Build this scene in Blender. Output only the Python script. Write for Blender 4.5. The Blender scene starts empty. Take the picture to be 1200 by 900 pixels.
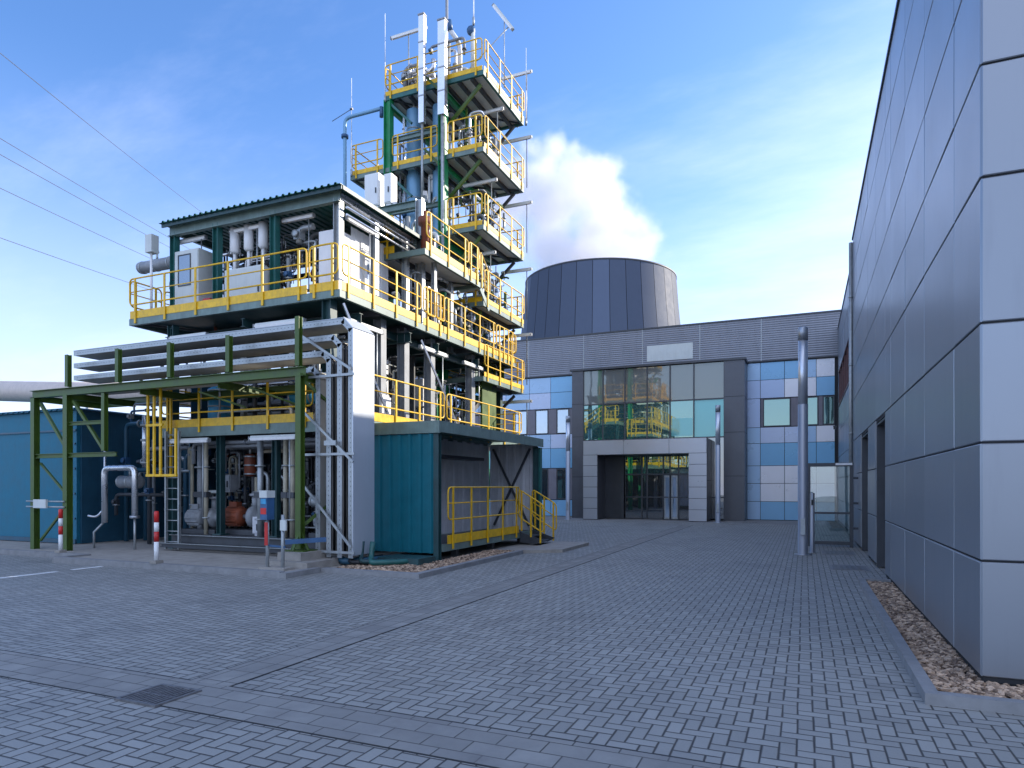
import bpy, math, random
from mathutils import Vector, Matrix
R = math.radians
rnd = random.Random(7)
sc = bpy.context.scene
COL = sc.collection

# ------------------------------------------------------------------ materials
class NT:
    def __init__(s, tree): s.t = tree; s.n = tree.nodes; s.l = tree.links
    def new(s, typ, **kw):
        n = s.n.new(typ)
        for k, v in kw.items(): setattr(n, k, v)
        return n
    def put(s, sock, v):
        if hasattr(v, 'is_output'): s.l.new(v, sock)
        else: sock.default_value = v
    def m(s, op, a, b=0.0, c=0.0):
        n = s.new('ShaderNodeMath', operation=op)
        s.put(n.inputs[0], a); s.put(n.inputs[1], b); s.put(n.inputs[2], c)
        return n.outputs[0]
    def mix(s, f, a, b, blend='MIX'):
        n = s.new('ShaderNodeMix', data_type='RGBA', blend_type=blend)
        s.put(n.inputs[0], f); s.put(n.inputs[6], a); s.put(n.inputs[7], b)
        return n.outputs[2]
    def noise(s, vec, scale, detail=4, rough=.55):
        n = s.new('ShaderNodeTexNoise')
        s.put(n.inputs['Vector'], vec); n.inputs['Scale'].default_value = scale
        n.inputs['Detail'].default_value = detail; n.inputs['Roughness'].default_value = rough
        return n.outputs['Fac']
    def ramp(s, f, lo, hi):
        n = s.new('ShaderNodeMapRange'); n.clamp = True
        s.put(n.inputs[0], f); n.inputs[1].default_value = lo; n.inputs[2].default_value = hi
        return n.outputs[0]

def c4(c): return (c[0], c[1], c[2], 1.0)
def new_mat(name):
    m = bpy.data.materials.new(name); m.use_nodes = True
    t = NT(m.node_tree); b = m.node_tree.nodes['Principled BSDF']
    return m, t, b
def pos(t):
    return t.new('ShaderNodeNewGeometry').outputs['Position']
def scaled(t, v, sx, sy, sz):
    n = t.new('ShaderNodeMapping'); t.put(n.inputs['Vector'], v); n.inputs['Scale'].default_value = (sx, sy, sz)
    return n.outputs[0]
def bump(t, b, h, dist, strength=1.0):
    n = t.new('ShaderNodeBump'); n.inputs['Strength'].default_value = strength
    n.inputs['Distance'].default_value = dist; t.put(n.inputs['Height'], h)
    t.l.new(n.outputs[0], b.inputs['Normal'])

def paint(name, col, rough=.45, metal=0.0, wear=.25, dirt=.25, nscale=3.0, bmp=.0, spec=.5, streak=True):
    """painted or metal surface with tonal drift, rain streaks and uneven gloss"""
    m, t, b = new_mat(name); p = pos(t)
    n1 = t.noise(p, nscale, 5, .6)
    v = scaled(t, p, 9, 9, .7) if streak else p
    n2 = t.noise(v, 2.2, 4, .6)
    dark = tuple(x * (1 - wear) for x in col); lite = tuple(min(1, x * (1 + wear)) for x in col)
    base = t.mix(t.ramp(n1, .3, .7), c4(dark), c4(lite))
    dcol = tuple(x * .55 + .012 for x in col)
    base = t.mix(t.m('MULTIPLY', t.ramp(n2, .5, .78), dirt * 2), base, c4(dcol))
    t.l.new(base, b.inputs['Base Color'])
    b.inputs['Metallic'].default_value = metal
    b.inputs['Specular IOR Level'].default_value = spec
    t.put(b.inputs['Roughness'], t.m('MULTIPLY_ADD', n1, .3, rough - .15))
    if bmp: bump(t, b, n1, bmp)
    return m

M = {}
M['yellow'] = paint('yellow_paint', (.78, .47, .012), .42, wear=.2, dirt=.24, nscale=7)
M['olive'] = paint('olive_green_paint', (.055, .105, .012), .45)
M['green'] = paint('green_paint', (.012, .24, .085), .4)
M['bluegreen'] = paint('blue_green_paint', (.02, .12, .11), .4)
M['greygreen'] = paint('grey_green_paint', (.15, .22, .20), .45)
M['darkteal'] = paint('dark_teal_paint', (.018, .06, .065), .45)
M['teal'] = paint('teal_cladding', (.006, .14, .185), .5, spec=.3, wear=.1, dirt=.12)
M['blueclad'] = paint('blue_cladding', (.018, .155, .24), .55, spec=.25, wear=.1, dirt=.12)
M['duskblue'] = paint('dusky_blue_cladding', (.02, .085, .14), .45, wear=.15)
M['galv'] = paint('galvanised_steel', (.37, .40, .41), .42, .5, wear=.16, dirt=.12, nscale=9)
M['trayweb'] = paint('tray_web', (.58, .56, .52), .5, .1, wear=.1, dirt=.12)
M['cover'] = paint('pale_sheet_cover', (.55, .60, .66), .36, .35, wear=.04, dirt=.05, nscale=1.2)
M['alu'] = paint('aluminium_sheet', (.72, .74, .77), .28, .85, wear=.06, dirt=.06)
M['steel'] = paint('stainless_steel', (.36, .39, .43), .38, .7, wear=.05, dirt=.06, nscale=1.5)
M['mirror'] = paint('polished_steel', (.60, .64, .70), .3, .7, wear=.04, dirt=.04, nscale=1.5)
M['grey'] = paint('mid_grey_paint', (.26, .28, .30), .5)
M['palegrey'] = paint('pale_grey_paint', (.58, .62, .60), .45, wear=.06, dirt=.1)
M['white'] = paint('white_paint', (.78, .79, .79), .42, wear=.04, dirt=.1)
M['dark'] = paint('dark_grey_steel', (.05, .056, .065), .5)
M['black'] = paint('black_rubber', (.012, .013, .016), .5)
M['soffit'] = paint('soffit_plate', (.82, .83, .85), .5, wear=.08, dirt=.15, streak=False)
M['red'] = paint('red_paint', (.55, .02, .018), .4)
M['blue'] = paint('blue_vessel_paint', (.17, .35, .52), .35, .15, wear=.08, dirt=.1)
M['cyan'] = paint('bright_blue_paint', (.03, .30, .55), .35)
M['deviceblue'] = paint('device_blue_paint', (.03, .10, .22), .4)
M['cream'] = paint('cream_pipe_paint', (.42, .385, .29), .5)
M['rust'] = paint('rusty_red_paint', (.21, .05, .02), .65, wear=.45, dirt=.4)
M['concrete'] = paint('concrete', (.33, .31, .28), .85, wear=.15, dirt=.25, nscale=5, bmp=.004, streak=False)
M['kerb'] = paint('kerb_stone', (.24, .245, .25), .85, wear=.15, dirt=.25, nscale=6, bmp=.004, streak=False)
M['iron'] = paint('cast_iron', (.16, .16, .165), .55, .3, wear=.3, dirt=.2, nscale=20, streak=False)
M['gap'] = paint('dark_joint', (.015, .017, .02), .7)
M['lamptube'] = paint('lamp_diffuser', (.85, .86, .86), .25, wear=.03, dirt=.05)
M['bronze'] = paint('dark_bronze_frame', (.07, .075, .085), .4, .3, wear=.1, dirt=.1)
M['spandrel'] = paint('spandrel_panel', (.10, .105, .12), .35, .3, wear=.08, dirt=.08)
M['wire'] = paint('wire', (.09, .10, .13), .5)
M['plastic'] = paint('whip_antenna', (.75, .77, .8), .4)
M['beige'] = paint('beige_lagging', (.62, .53, .46), .5, wear=.08)
M['linewhite'] = paint('road_paint', (.74, .75, .75), .7, wear=.12, dirt=.35, nscale=9, streak=False)
M['portal'] = paint('portal_panel', (.46, .48, .52), .33, .45, wear=.04, dirt=.0, nscale=.8)
M['purple'] = paint('mauve_infill_panel', (.20, .19, .22), .45, wear=.08)
M['wallgrey'] = paint('grey_liner_sheet', (.60, .61, .64), .5, .05, wear=.1, dirt=.18)
for i, c in enumerate([(.24, .50, .74), (.40, .59, .80), (.55, .64, .82), (.84, .84, .88), (.19, .46, .70), (.46, .58, .80)]):
    M['fac%d' % i] = paint('facade_tint', c, .3, .1, wear=.05, dirt=.0, nscale=.8)

def glass(name, tint, refl=.35, rough=.015, trans=.0, gc=(.93, .97, 1)):
    m, t, b = new_mat(name)
    t.n.remove(b); out = t.n['Material Output']
    g = t.new('ShaderNodeBsdfGlossy'); g.inputs['Color'].default_value = c4(gc); g.inputs['Roughness'].default_value = rough
    d = t.new('ShaderNodeBsdfPrincipled'); d.inputs['Base Color'].default_value = c4(tint); d.inputs['Roughness'].default_value = .3
    base = d.outputs[0]
    if trans:
        tr = t.new('ShaderNodeBsdfTransparent'); tr.inputs['Color'].default_value = (.78, .88, .86, 1)
        mx = t.new('ShaderNodeMixShader'); mx.inputs[0].default_value = trans
        t.l.new(base, mx.inputs[1]); t.l.new(tr.outputs[0], mx.inputs[2]); base = mx.outputs[0]
    lw = t.new('ShaderNodeLayerWeight'); lw.inputs['Blend'].default_value = .35
    f = t.m('MULTIPLY_ADD', lw.outputs['Fresnel'], .6, refl)
    f = t.m('MINIMUM', f, 1.0)
    ms = t.new('ShaderNodeMixShader'); t.l.new(f, ms.inputs[0]); t.l.new(base, ms.inputs[1]); t.l.new(g.outputs[0], ms.inputs[2])
    t.l.new(ms.outputs[0], out.inputs['Surface'])
    n = t.noise(pos(t), .9, 2); bn = t.new('ShaderNodeBump'); bn.inputs['Strength'].default_value = .12; bn.inputs['Distance'].default_value = .02
    t.l.new(n, bn.inputs['Height']); t.l.new(bn.outputs[0], g.inputs['Normal'])
    return m
M['glass_teal'] = glass('teal_tinted_glass', (.012, .085, .085), .30, gc=(.62, .85, .74))
M['glass_dark'] = glass('dark_window_glass', (.008, .012, .016), .22)
M['glass_spandrel'] = glass('grey_spandrel_glass', (.13, .14, .135), .13, .03, gc=(.75, .72, .62))
M['glass_pale'] = glass('pale_window_glass', (.30, .42, .58), .30)
M['glass_aqua'] = glass('aqua_blind_glass', (.13, .46, .46), .10, gc=(.6, .85, .8))
M['glass_clear'] = glass('clear_glass', (.05, .08, .08), .13, .01, trans=.85)

def panel_mat(name, col, rough=.34, metal=.65, var=.05, spec=.5):
    m, t, b = new_mat(name)
    att = t.new('ShaderNodeAttribute', attribute_name='tone')
    p = pos(t)
    n = t.noise(p, .7, 4, .6); n2 = t.noise(scaled(t, p, 5, 5, .5), 1.5, 4, .6)
    k = t.m('ADD', t.m('MULTIPLY_ADD', att.outputs['Fac'], var * 2, 1 - var), t.m('MULTIPLY_ADD', n, .10, -.05))
    k = t.m('SUBTRACT', k, t.m('MULTIPLY', t.ramp(n2, .55, .8), .07))
    comb = t.new('ShaderNodeCombineColor')
    for i in range(3): t.put(comb.inputs[i], t.m('MULTIPLY', k, col[i]))
    t.l.new(comb.outputs[0], b.inputs['Base Color'])
    b.inputs['Metallic'].default_value = metal; b.inputs['Specular IOR Level'].default_value = spec
    t.put(b.inputs['Roughness'], t.m('MULTIPLY_ADD', n, .16, rough - .08))
    bump(t, b, t.noise(p, 1.4, 2), .02, .12)
    return m
M['panel'] = panel_mat('silver_composite_panel', (.30, .33, .37), .36, .6, .07)
M['towerclad'] = panel_mat('blue_grey_tower_cladding', (.085, .11, .16), .6, .0, .3, .12)

def ribbed(name, col, axis, period, depth, rough=.4, metal=.4):
    """horizontal micro-rib siding"""
    m, t, b = new_mat(name); p = pos(t)
    sp = t.new('ShaderNodeSeparateXYZ'); t.l.new(p, sp.inputs[0])
    s_ = t.m('SINE', t.m('MULTIPLY', sp.outputs[axis], 2 * math.pi / period))
    n = t.noise(p, .8, 4); n2 = t.noise(scaled(t, p, 4, 4, .4), 1.3, 4)
    base = t.mix(n, c4([x * .85 for x in col]), c4([x * 1.15 for x in col]))
    base = t.mix(t.m('MULTIPLY', t.ramp(n2, .5, .8), .3), base, c4([x * .6 for x in col]))
    t.l.new(base, b.inputs['Base Color']); b.inputs['Metallic'].default_value = metal; b.inputs['Roughness'].default_value = rough
    bump(t, b, s_, depth)
    return m
M['siding'] = ribbed('ribbed_grey_siding', (.23, .245, .28), 2, .11, .007)

# block paving: 2:1 herringbone worked out per 10 cm cell
def paving():
    m, t, b = new_mat('herringbone_paving'); p = pos(t)
    sp = t.new('ShaderNodeSeparateXYZ'); t.l.new(p, sp.inputs[0])
    S = .105
    x = t.m('ADD', t.m('DIVIDE', sp.outputs[0], S), 4000.37); y = t.m('ADD', t.m('DIVIDE', sp.outputs[1], S), 4000.21)
    wob = t.noise(p, 1.1, 2)
    x = t.m('ADD', x, t.m('MULTIPLY', wob, .18)); y = t.m('ADD', y, t.m('MULTIPLY', t.noise(scaled(t, p, 1.1, .9, 1), 1.3, 2), .18))
    i = t.m('FLOOR', x); j = t.m('FLOOR', y); fx = t.m('SUBTRACT', x, i); fy = t.m('SUBTRACT', y, j)
    mm = t.m('FLOORED_MODULO', t.m('SUBTRACT', i, j), 4.0)
    def eq(k): return t.m('COMPARE', mm, float(k), .3)
    e0, e1, e2, e3 = eq(0), eq(1), eq(2), eq(3)
    dl = t.m('ADD', fx, t.m('MULTIPLY', e1, 5)); dr = t.m('ADD', t.m('SUBTRACT', 1.0, fx), t.m('MULTIPLY', e0, 5))
    db = t.m('ADD', fy, t.m('MULTIPLY', e2, 5)); dt = t.m('ADD', t.m('SUBTRACT', 1.0, fy), t.m('MULTIPLY', e3, 5))
    d = t.m('MINIMUM', t.m('MINIMUM', dl, dr), t.m('MINIMUM', db, dt))
    ai = t.m('SUBTRACT', i, e1); aj = t.m('SUBTRACT', j, e2)
    cv = t.new('ShaderNodeCombineXYZ'); t.l.new(ai, cv.inputs[0]); t.l.new(aj, cv.inputs[1]); t.l.new(t.m('ADD', e2, e3), cv.inputs[2])
    wn = t.new('ShaderNodeTexWhiteNoise', noise_dimensions='3D'); t.l.new(cv.outputs[0], wn.inputs['Vector'])
    big = t.noise(p, .22, 5, .6); mid = t.noise(p, 1.7, 5, .65); fine = t.noise(p, 60, 3, .7)
    v = t.m('MULTIPLY_ADD', wn.outputs['Value'], .075, .265)
    v = t.m('ADD', v, t.m('MULTIPLY_ADD', big, .11, -.055)); v = t.m('ADD', v, t.m('MULTIPLY_ADD', mid, .08, -.04)); v = t.m('ADD', v, t.m('MULTIPLY_ADD', fine, .09, -.045))
    comb = t.new('ShaderNodeCombineColor')
    t.put(comb.inputs[0], t.m('MULTIPLY', v, .94)); t.put(comb.inputs[1], t.m('MULTIPLY', v, .945)); t.put(comb.inputs[2], t.m('MULTIPLY', v, .89))
    jw = t.m('MULTIPLY_ADD', t.noise(p, 3.5, 3), .07, .022)
    joint = t.new('ShaderNodeMapRange'); joint.clamp = True
    t.put(joint.inputs[0], d); t.put(joint.inputs[1], t.m('MULTIPLY', jw, .6)); t.put(joint.inputs[2], t.m('MULTIPLY', jw, 1.7))
    jcol = t.mix(mid, (.02, .02, .022, 1), (.075, .072, .066, 1))
    base = t.mix(joint.outputs[0], jcol, comb.outputs[0])
    # oil and damp stains
    st = t.ramp(t.noise(scaled(t, p, 1, .8, 1), .55, 6, .7), .54, .72)
    base = t.mix(t.m('MULTIPLY', st, .35), base, (.05, .052, .056, 1))
    t.l.new(base, b.inputs['Base Color'])
    t.put(b.inputs['Roughness'], t.m('MULTIPLY_ADD', mid, .3, .5))
    edge = t.ramp(d, .0, .13)
    h = t.m('ADD', t.m('MULTIPLY', edge, 1.0), t.m('MULTIPLY', fine, .22)); h = t.m('ADD', h, t.m('MULTIPLY', wn.outputs['Value'], .25))
    bump(t, b, h, .006, .8)
    return m
M['paving'] = paving()

def slabs(name, sx, sy, off, v0=.2):
    m, t, b = new_mat(name); p = pos(t)
    br = t.new('ShaderNodeTexBrick'); t.put(br.inputs['Vector'], scaled(t, p, 1, 1, 1))
    br.offset = off; br.squash = 1
    br.inputs['Scale'].default_value = 1.0; br.inputs['Mortar Size'].default_value = .006; br.inputs['Mortar Smooth'].default_value = .3
    br.inputs['Brick Width'].default_value = sx; br.inputs['Row Height'].default_value = sy
    br.inputs['Color1'].default_value = c4([v0 * .84, v0 * .84, v0 * .80]); br.inputs['Color2'].default_value = c4([v0 * 1.12, v0 * 1.12, v0 * 1.06]); br.inputs['Mortar'].default_value = (.02, .02, .022, 1)
    n = t.noise(p, 2.3, 5, .65); n2 = t.noise(p, 55, 3, .7)
    base = t.mix(t.m('MULTIPLY', t.ramp(n, .38, .7), .7), br.outputs['Color'], c4([v0 * .55] * 3))
    base = t.mix(t.m('MULTIPLY', n2, .25), base, c4([v0 * 1.3, v0 * 1.24, v0 * 1.1]))
    t.l.new(base, b.inputs['Base Color']); b.inputs['Roughness'].default_value = .75
    bump(t, b, t.m('ADD', t.m('MULTIPLY', br.outputs['Fac'], -1), t.m('MULTIPLY', n2, .2)), .005, .8)
    return m
M['slabx'] = slabs('gutter_slabs_long', .31, .19, .5, .265)
M['slaby'] = slabs('gutter_slabs_short', .22, .31, .0, .26)

def stone_mat():
    m, t, b = new_mat('gravel_stone')
    att = t.new('ShaderNodeAttribute', attribute_name='tone'); n = t.noise(pos(t), 30, 4)
    base = t.mix(att.outputs['Fac'], (.09, .05, .03, 1), (.72, .52, .36, 1))
    base = t.mix(t.m('MULTIPLY', n, .3), base, (.2, .16, .13, 1))
    t.l.new(base, b.inputs['Base Color']); b.inputs['Roughness'].default_value = .85
    return m
M['stone'] = stone_mat()

# ------------------------------------------------------------------ mesh builder
class MB:
    def __init__(s): s.v = []; s.f = []; s.mi = []; s.sm = []; s.tone = []; s.cur = 0; s.tn = .5
    def face(s, idx, smooth=False): s.f.append(idx); s.mi.append(s.cur); s.sm.append(smooth); s.tone.append(s.tn)
    def hexa(s, c):
        n = len(s.v); s.v += [tuple(p) for p in c]
        for q in ((0, 3, 2, 1), (4, 5, 6, 7), (0, 1, 5, 4), (1, 2, 6, 5), (2, 3, 7, 6), (3, 0, 4, 7)): s.face([n + k for k in q])
        return s
    def box(s, x0, x1, y0, y1, z0, z1):
        if x0 > x1: x0, x1 = x1, x0
        if y0 > y1: y0, y1 = y1, y0
        if z0 > z1: z0, z1 = z1, z0
        return s.hexa([(x0, y0, z0), (x1, y0, z0), (x1, y1, z0), (x0, y1, z0), (x0, y0, z1), (x1, y0, z1), (x1, y1, z1), (x0, y1, z1)])
    def frame(s, p, q, up=(0, 0, 1)):
        p = Vector(p); q = Vector(q); d = (q - p).normalized(); u = Vector(up)
        if abs(d.dot(u)) > .98: u = Vector((0, 1, 0))
        a = d.cross(u).normalized(); return p, q, d, a, a.cross(d)
    def bar(s, p, q, w, h, up=(0, 0, 1)):
        p, q, d, a, b = s.frame(p, q, up); a = a * w / 2; b = b * h / 2
        return s.hexa([p - a - b, p + a - b, p + a + b, p - a + b, q - a - b, q + a - b, q + a + b, q - a + b])
    def ibeam(s, p, q, h, w, up=(0, 0, 1), t=.014):
        """H section: two flanges and a web, flanges stacked along 'up'"""
        P, Q, d, a, b = s.frame(p, q, up); o = b * (h / 2 - t / 2)
        s.bar(P + o, Q + o, w, t, up); s.bar(P - o, Q - o, w, t, up); s.bar(P, Q, t, h - 2 * t - .001, up)
        return s
    def tube(s, pts, r, n=8, caps=True, bend=0.0):
        pts = [Vector(p) for p in pts]
        if bend and len(pts) > 2:
            o = [pts[0]]
            for k in range(1, len(pts) - 1):
                a, c, b = pts[k - 1], pts[k], pts[k + 1]
                l = min(bend, (a - c).length * .49, (b - c).length * .49)
                u = c + (a - c).normalized() * l; w = c + (b - c).normalized() * l
                for i in range(5):
                    tt = i / 4; o.append(u * (1 - tt) ** 2 + c * 2 * tt * (1 - tt) + w * tt * tt)
            o.append(pts[-1]); pts = o
        N = len(pts); base = len(s.v); prev = None
        for k in range(N):
            d = (pts[min(k + 1, N - 1)] - pts[max(k - 1, 0)]).normalized()
            if prev is None:
                u = Vector((0, 0, 1)) if abs(d.z) < .9 else Vector((1, 0, 0)); a = d.cross(u).normalized()
            else:
                a = (prev - d * prev.dot(d)).normalized()
            prev = a; b = d.cross(a)
            for i in range(n):
                th = 2 * math.pi * i / n; s.v.append(tuple(pts[k] + (a * math.cos(th) + b * math.sin(th)) * r))
        for k in range(N - 1):
            for i in range(n):
                j = (i + 1) % n; s.face([base + k * n + i, base + k * n + j, base + (k + 1) * n + j, base + (k + 1) * n + i], True)
        if caps:
            s.face([base + i for i in range(n)][::-1]); s.face([base + (N - 1) * n + i for i in range(n)])
        return s
    def loop(s, pts, r, n=6, bend=.1):
        """closed rounded tube"""
        o = []; P = [Vector(p) for p in pts]; L = len(P)
        for k in range(L):
            a, c, b = P[k - 1], P[k], P[(k + 1) % L]
            l = min(bend, (a - c).length * .45, (b - c).length * .45)
            u = c + (a - c).normalized() * l; w = c + (b - c).normalized() * l
            for i in range(5):
                tt = i / 4; o.append(u * (1 - tt) ** 2 + c * 2 * tt * (1 - tt) + w * tt * tt)
        nn = (P[1] - P[0]).cross(P[2] - P[1]).normalized(); N = len(o); base = len(s.v)
        for k in range(N):
            d = (o[(k + 1) % N] - o[k - 1]).normalized(); b = d.cross(nn)
            for i in range(n):
                th = 2 * math.pi * i / n; s.v.append(tuple(o[k] + (nn * math.cos(th) + b * math.sin(th)) * r))
        for k in range(N):
            k2 = (k + 1) % N
            for i in range(n):
                j = (i + 1) % n; s.face([base + k * n + i, base + k * n + j, base + k2 * n + j, base + k2 * n + i], True)
        return s
    def lathe(s, o, prof, n=20, axis='z'):
        """revolve (r, h) profile about an axis through o"""
        base = len(s.v); o = Vector(o); N = len(prof)
        for r, h in prof:
            for i in range(n):
                th = 2 * math.pi * i / n; c, q = math.cos(th) * r, math.sin(th) * r
                s.v.append(tuple(o + (Vector((c, q, h)) if axis == 'z' else Vector((h, c, q)) if axis == 'x' else Vector((q, h, c)))))
        for k in range(N - 1):
            for i in range(n):
                j = (i + 1) % n; s.face([base + k * n + i, base + k * n + j, base + (k + 1) * n + j, base + (k + 1) * n + i], True)
        if prof[0][0] > 1e-4: s.face([base + i for i in range(n)][::-1])
        if prof[-1][0] > 1e-4: s.face([base + (N - 1) * n + i for i in range(n)])
        return s
    def corr(s, p, u, v, lu, lv, period=.25, depth=.035, th=.01):
        """trapezoid corrugated sheet: starts at p, ribs repeat along u, run along v, bulge along u x v"""
        p = Vector(p); u = Vector(u); v = Vector(v); n = u.cross(v); xs = []; k = 0
        while k * period < lu - 1e-6:
            for a, d in ((0, 0), (.55, 0), (.65, 1), (.9, 1), (1, 0)):
                x = (k + a) * period
                if x <= lu: xs.append((x, d * depth))
            k += 1
        xs.append((lu, 0)); base = len(s.v)
        for x, d in xs:
            a = p + u * x + n * d
            for q in (a, a + v * lv, a - n * th + v * lv, a - n * th): s.v.append(tuple(q))
        N = len(xs)
        for k in range(N - 1):
            a = base + 4 * k; b = a + 4
            s.face([a, b, b + 1, a + 1]); s.face([a + 3, a + 2, b + 2, b + 3]); s.face([a, a + 3, b + 3, b]); s.face([a + 1, b + 1, b + 2, a + 2])
        s.face([base, base + 1, base + 2, base + 3]); e = base + 4 * (N - 1); s.face([e, e + 3, e + 2, e + 1])
        return s
    def use(s, i): s.cur = i; return s
    def build(s, name, mats, parent=None, org=None):
        if not isinstance(mats, (list, tuple)): mats = [mats]
        if parent is not None: o0 = ORG[parent.as_pointer()]
        elif org is not None: o0 = Vector(org)
        else:
            xs = [p[0] for p in s.v]; ys = [p[1] for p in s.v]
            o0 = Vector(((min(xs) + max(xs)) / 2, (min(ys) + max(ys)) / 2, min(p[2] for p in s.v)))
        me = bpy.data.meshes.new(name)
        me.from_pydata([(p[0] - o0[0], p[1] - o0[1], p[2] - o0[2]) for p in s.v], [], s.f)
        for m in mats: me.materials.append(M[m] if isinstance(m, str) else m)
        me.polygons.foreach_set('material_index', s.mi); me.polygons.foreach_set('use_smooth', s.sm)
        if len(set(s.tone)) > 1:
            at = me.attributes.new('tone', 'FLOAT', 'FACE'); at.data.foreach_set('value', s.tone)
        me.update()
        o = bpy.data.objects.new(name, me); COL.objects.link(o)
        if parent is not None: o.parent = parent
        else: o.location = o0
        ORG[o.as_pointer()] = Vector(o0)
        return o
ORG = {}
def thing(name, label, cat, loc, group=None):
    o = bpy.data.objects.new(name, None); COL.objects.link(o); o.location = loc; o.empty_display_size = .2
    ORG[o.as_pointer()] = Vector(loc); return tag(o, label, cat, group)
def tag(o, label, cat, group=None):
    o['label'] = label; o['category'] = cat
    if group: o['group'] = group
    return o
def each(name, mat, parent, boxes):
    for b in boxes: m = MB(); m.box(*b); m.build(name, mat, parent)
def struct(o): o['kind'] = 'structure'; return o
def copy_tree(o, parent=None):
    c = o.copy(); COL.objects.link(c); c.parent = parent
    for ch in list(o.children): copy_tree(ch, c)
    return c
V = Vector

# ------------------------------------------------------------------ camera, light, sky
SUN_AZ, SUN_EL = 45.0, 24.0            # azimuth counted from +X towards +Y
sd = V((math.cos(R(SUN_EL)) * math.cos(R(SUN_AZ)), math.cos(R(SUN_EL)) * math.sin(R(SUN_AZ)), math.sin(R(SUN_EL))))
cam = bpy.data.cameras.new('camera'); co = bpy.data.objects.new('camera', cam); COL.objects.link(co)
YAW = math.atan(343 / 786)
co.location = (0, 0, 1.7); co.rotation_euler = (R(90), 0, YAW)
cam.sensor_width = 36; cam.lens = 36 * 786 / 1200; cam.shift_y = (570 - 450) / 1200; cam.clip_start = .05; cam.clip_end = 3000
sc.camera = co
sun = bpy.data.lights.new('sun', 'SUN'); sun.energy = 2.8; sun.angle = R(.5); sun.color = (1, .90, .76)
so = bpy.data.objects.new('sun', sun); COL.objects.link(so); so.rotation_euler = (-sd).to_track_quat('-Z', 'Y').to_euler(); so.location = (30, 20, 40)

w = bpy.data.worlds.new('World'); sc.world = w; w.use_nodes = True
t = NT(w.node_tree); bg = w.node_tree.nodes['Background']
sky = t.new('ShaderNodeTexSky', sky_type='NISHITA'); sky.sun_disc = False
sky.sun_elevation = R(SUN_EL); sky.sun_rotation = R(90 - SUN_AZ); sky.air_density = 1.0; sky.dust_density = .6; sky.ozone_density = 2.2
gen = t.new('ShaderNodeTexCoord').outputs['Generated']
sp = t.new('ShaderNodeSeparateXYZ'); t.l.new(gen, sp.inputs[0])
zz = t.m('MAXIMUM', t.m('ADD', sp.outputs[2], .16), .03)
cv = t.new('ShaderNodeCombineXYZ'); t.l.new(t.m('DIVIDE', sp.outputs[0], zz), cv.inputs[0]); t.l.new(t.m('DIVIDE', sp.outputs[1], zz), cv.inputs[1])
mp = t.new('ShaderNodeMapping'); t.l.new(cv.outputs[0], mp.inputs[0]); mp.inputs['Rotation'].default_value = (0, 0, R(35)); mp.inputs['Scale'].default_value = (.55, 1.25, 1)
n1 = t.noise(mp.outputs[0], 1.3, 7, .62); n2 = t.noise(cv.outputs[0], .45, 3, .5)
# more veil towards the sun side and low over the horizon
side = t.m('ADD', t.m('MULTIPLY', sp.outputs[0], sd.x), t.m('MULTIPLY', sp.outputs[1], sd.y))
veil = t.m('ADD', t.m('MULTIPLY', t.m('SUBTRACT', side, .12), .26), t.m('MULTIPLY', t.m('SUBTRACT', .30, sp.outputs[2]), .22))
cl = t.m('ADD', t.m('ADD', t.m('MULTIPLY', n1, .62), t.m('MULTIPLY', n2, .42)), veil)
mask = t.m('MULTIPLY', t.m('POWER', t.ramp(cl, .47, .88), 1.35), .85)
skyb = t.mix(1.0, sky.outputs[0], (.76, .80, .95, 1), 'MULTIPLY')
skyc = t.mix(mask, skyb, (4.7, 4.9, 6.0, 1))
# pale haze bank low over the horizon; bright cloud added high behind the camera, out of view, as fill light
hz = t.m('MULTIPLY', t.m('POWER', t.m('SUBTRACT', 1.0, t.ramp(sp.outputs[2], -.02, .50)), 1.7), t.m('MULTIPLY_ADD', n2, .9, .38))
skyc = t.mix(t.m('MINIMUM', hz, .85), skyc, (3.7, 3.9, 5.1, 1))
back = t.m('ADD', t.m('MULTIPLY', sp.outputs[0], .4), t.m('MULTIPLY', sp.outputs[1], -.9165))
fill_cloud = t.m('MULTIPLY', t.ramp(back, -.25, .45), t.ramp(sp.outputs[2], .12, .40))
fill_cloud = t.m('MULTIPLY', fill_cloud, t.ramp(t.m('ADD', n1, t.m('MULTIPLY', n2, .5)), .55, .85))
skyc = t.mix(t.m('MULTIPLY', fill_cloud, .42), skyc, (7.6, 8.0, 9.2, 1))
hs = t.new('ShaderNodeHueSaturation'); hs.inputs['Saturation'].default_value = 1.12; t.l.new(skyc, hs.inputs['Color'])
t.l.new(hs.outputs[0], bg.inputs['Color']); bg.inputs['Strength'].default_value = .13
sc.view_settings.view_transform = 'Standard'; sc.view_settings.look = 'None'; sc.view_settings.gamma = 1; sc.view_settings.use_curve_mapping = False
sc.view_settings.exposure = 1.36
sc.render.engine = 'CYCLES'
cy = sc.cycles; cy.use_denoising = True; cy.max_bounces = 8; cy.diffuse_bounces = 4; cy.glossy_bounces = 4; cy.transparent_max_bounces = 8; cy.volume_bounces = 6
cy.caustics_reflective = False; cy.caustics_refractive = False; cy.sample_clamp_indirect = 6

# ================================================================== SETTING
m = MB(); m.box(-400, 400, -60, 700, -.5, 0); struct(m.build('paved_ground', 'paving'))
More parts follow.
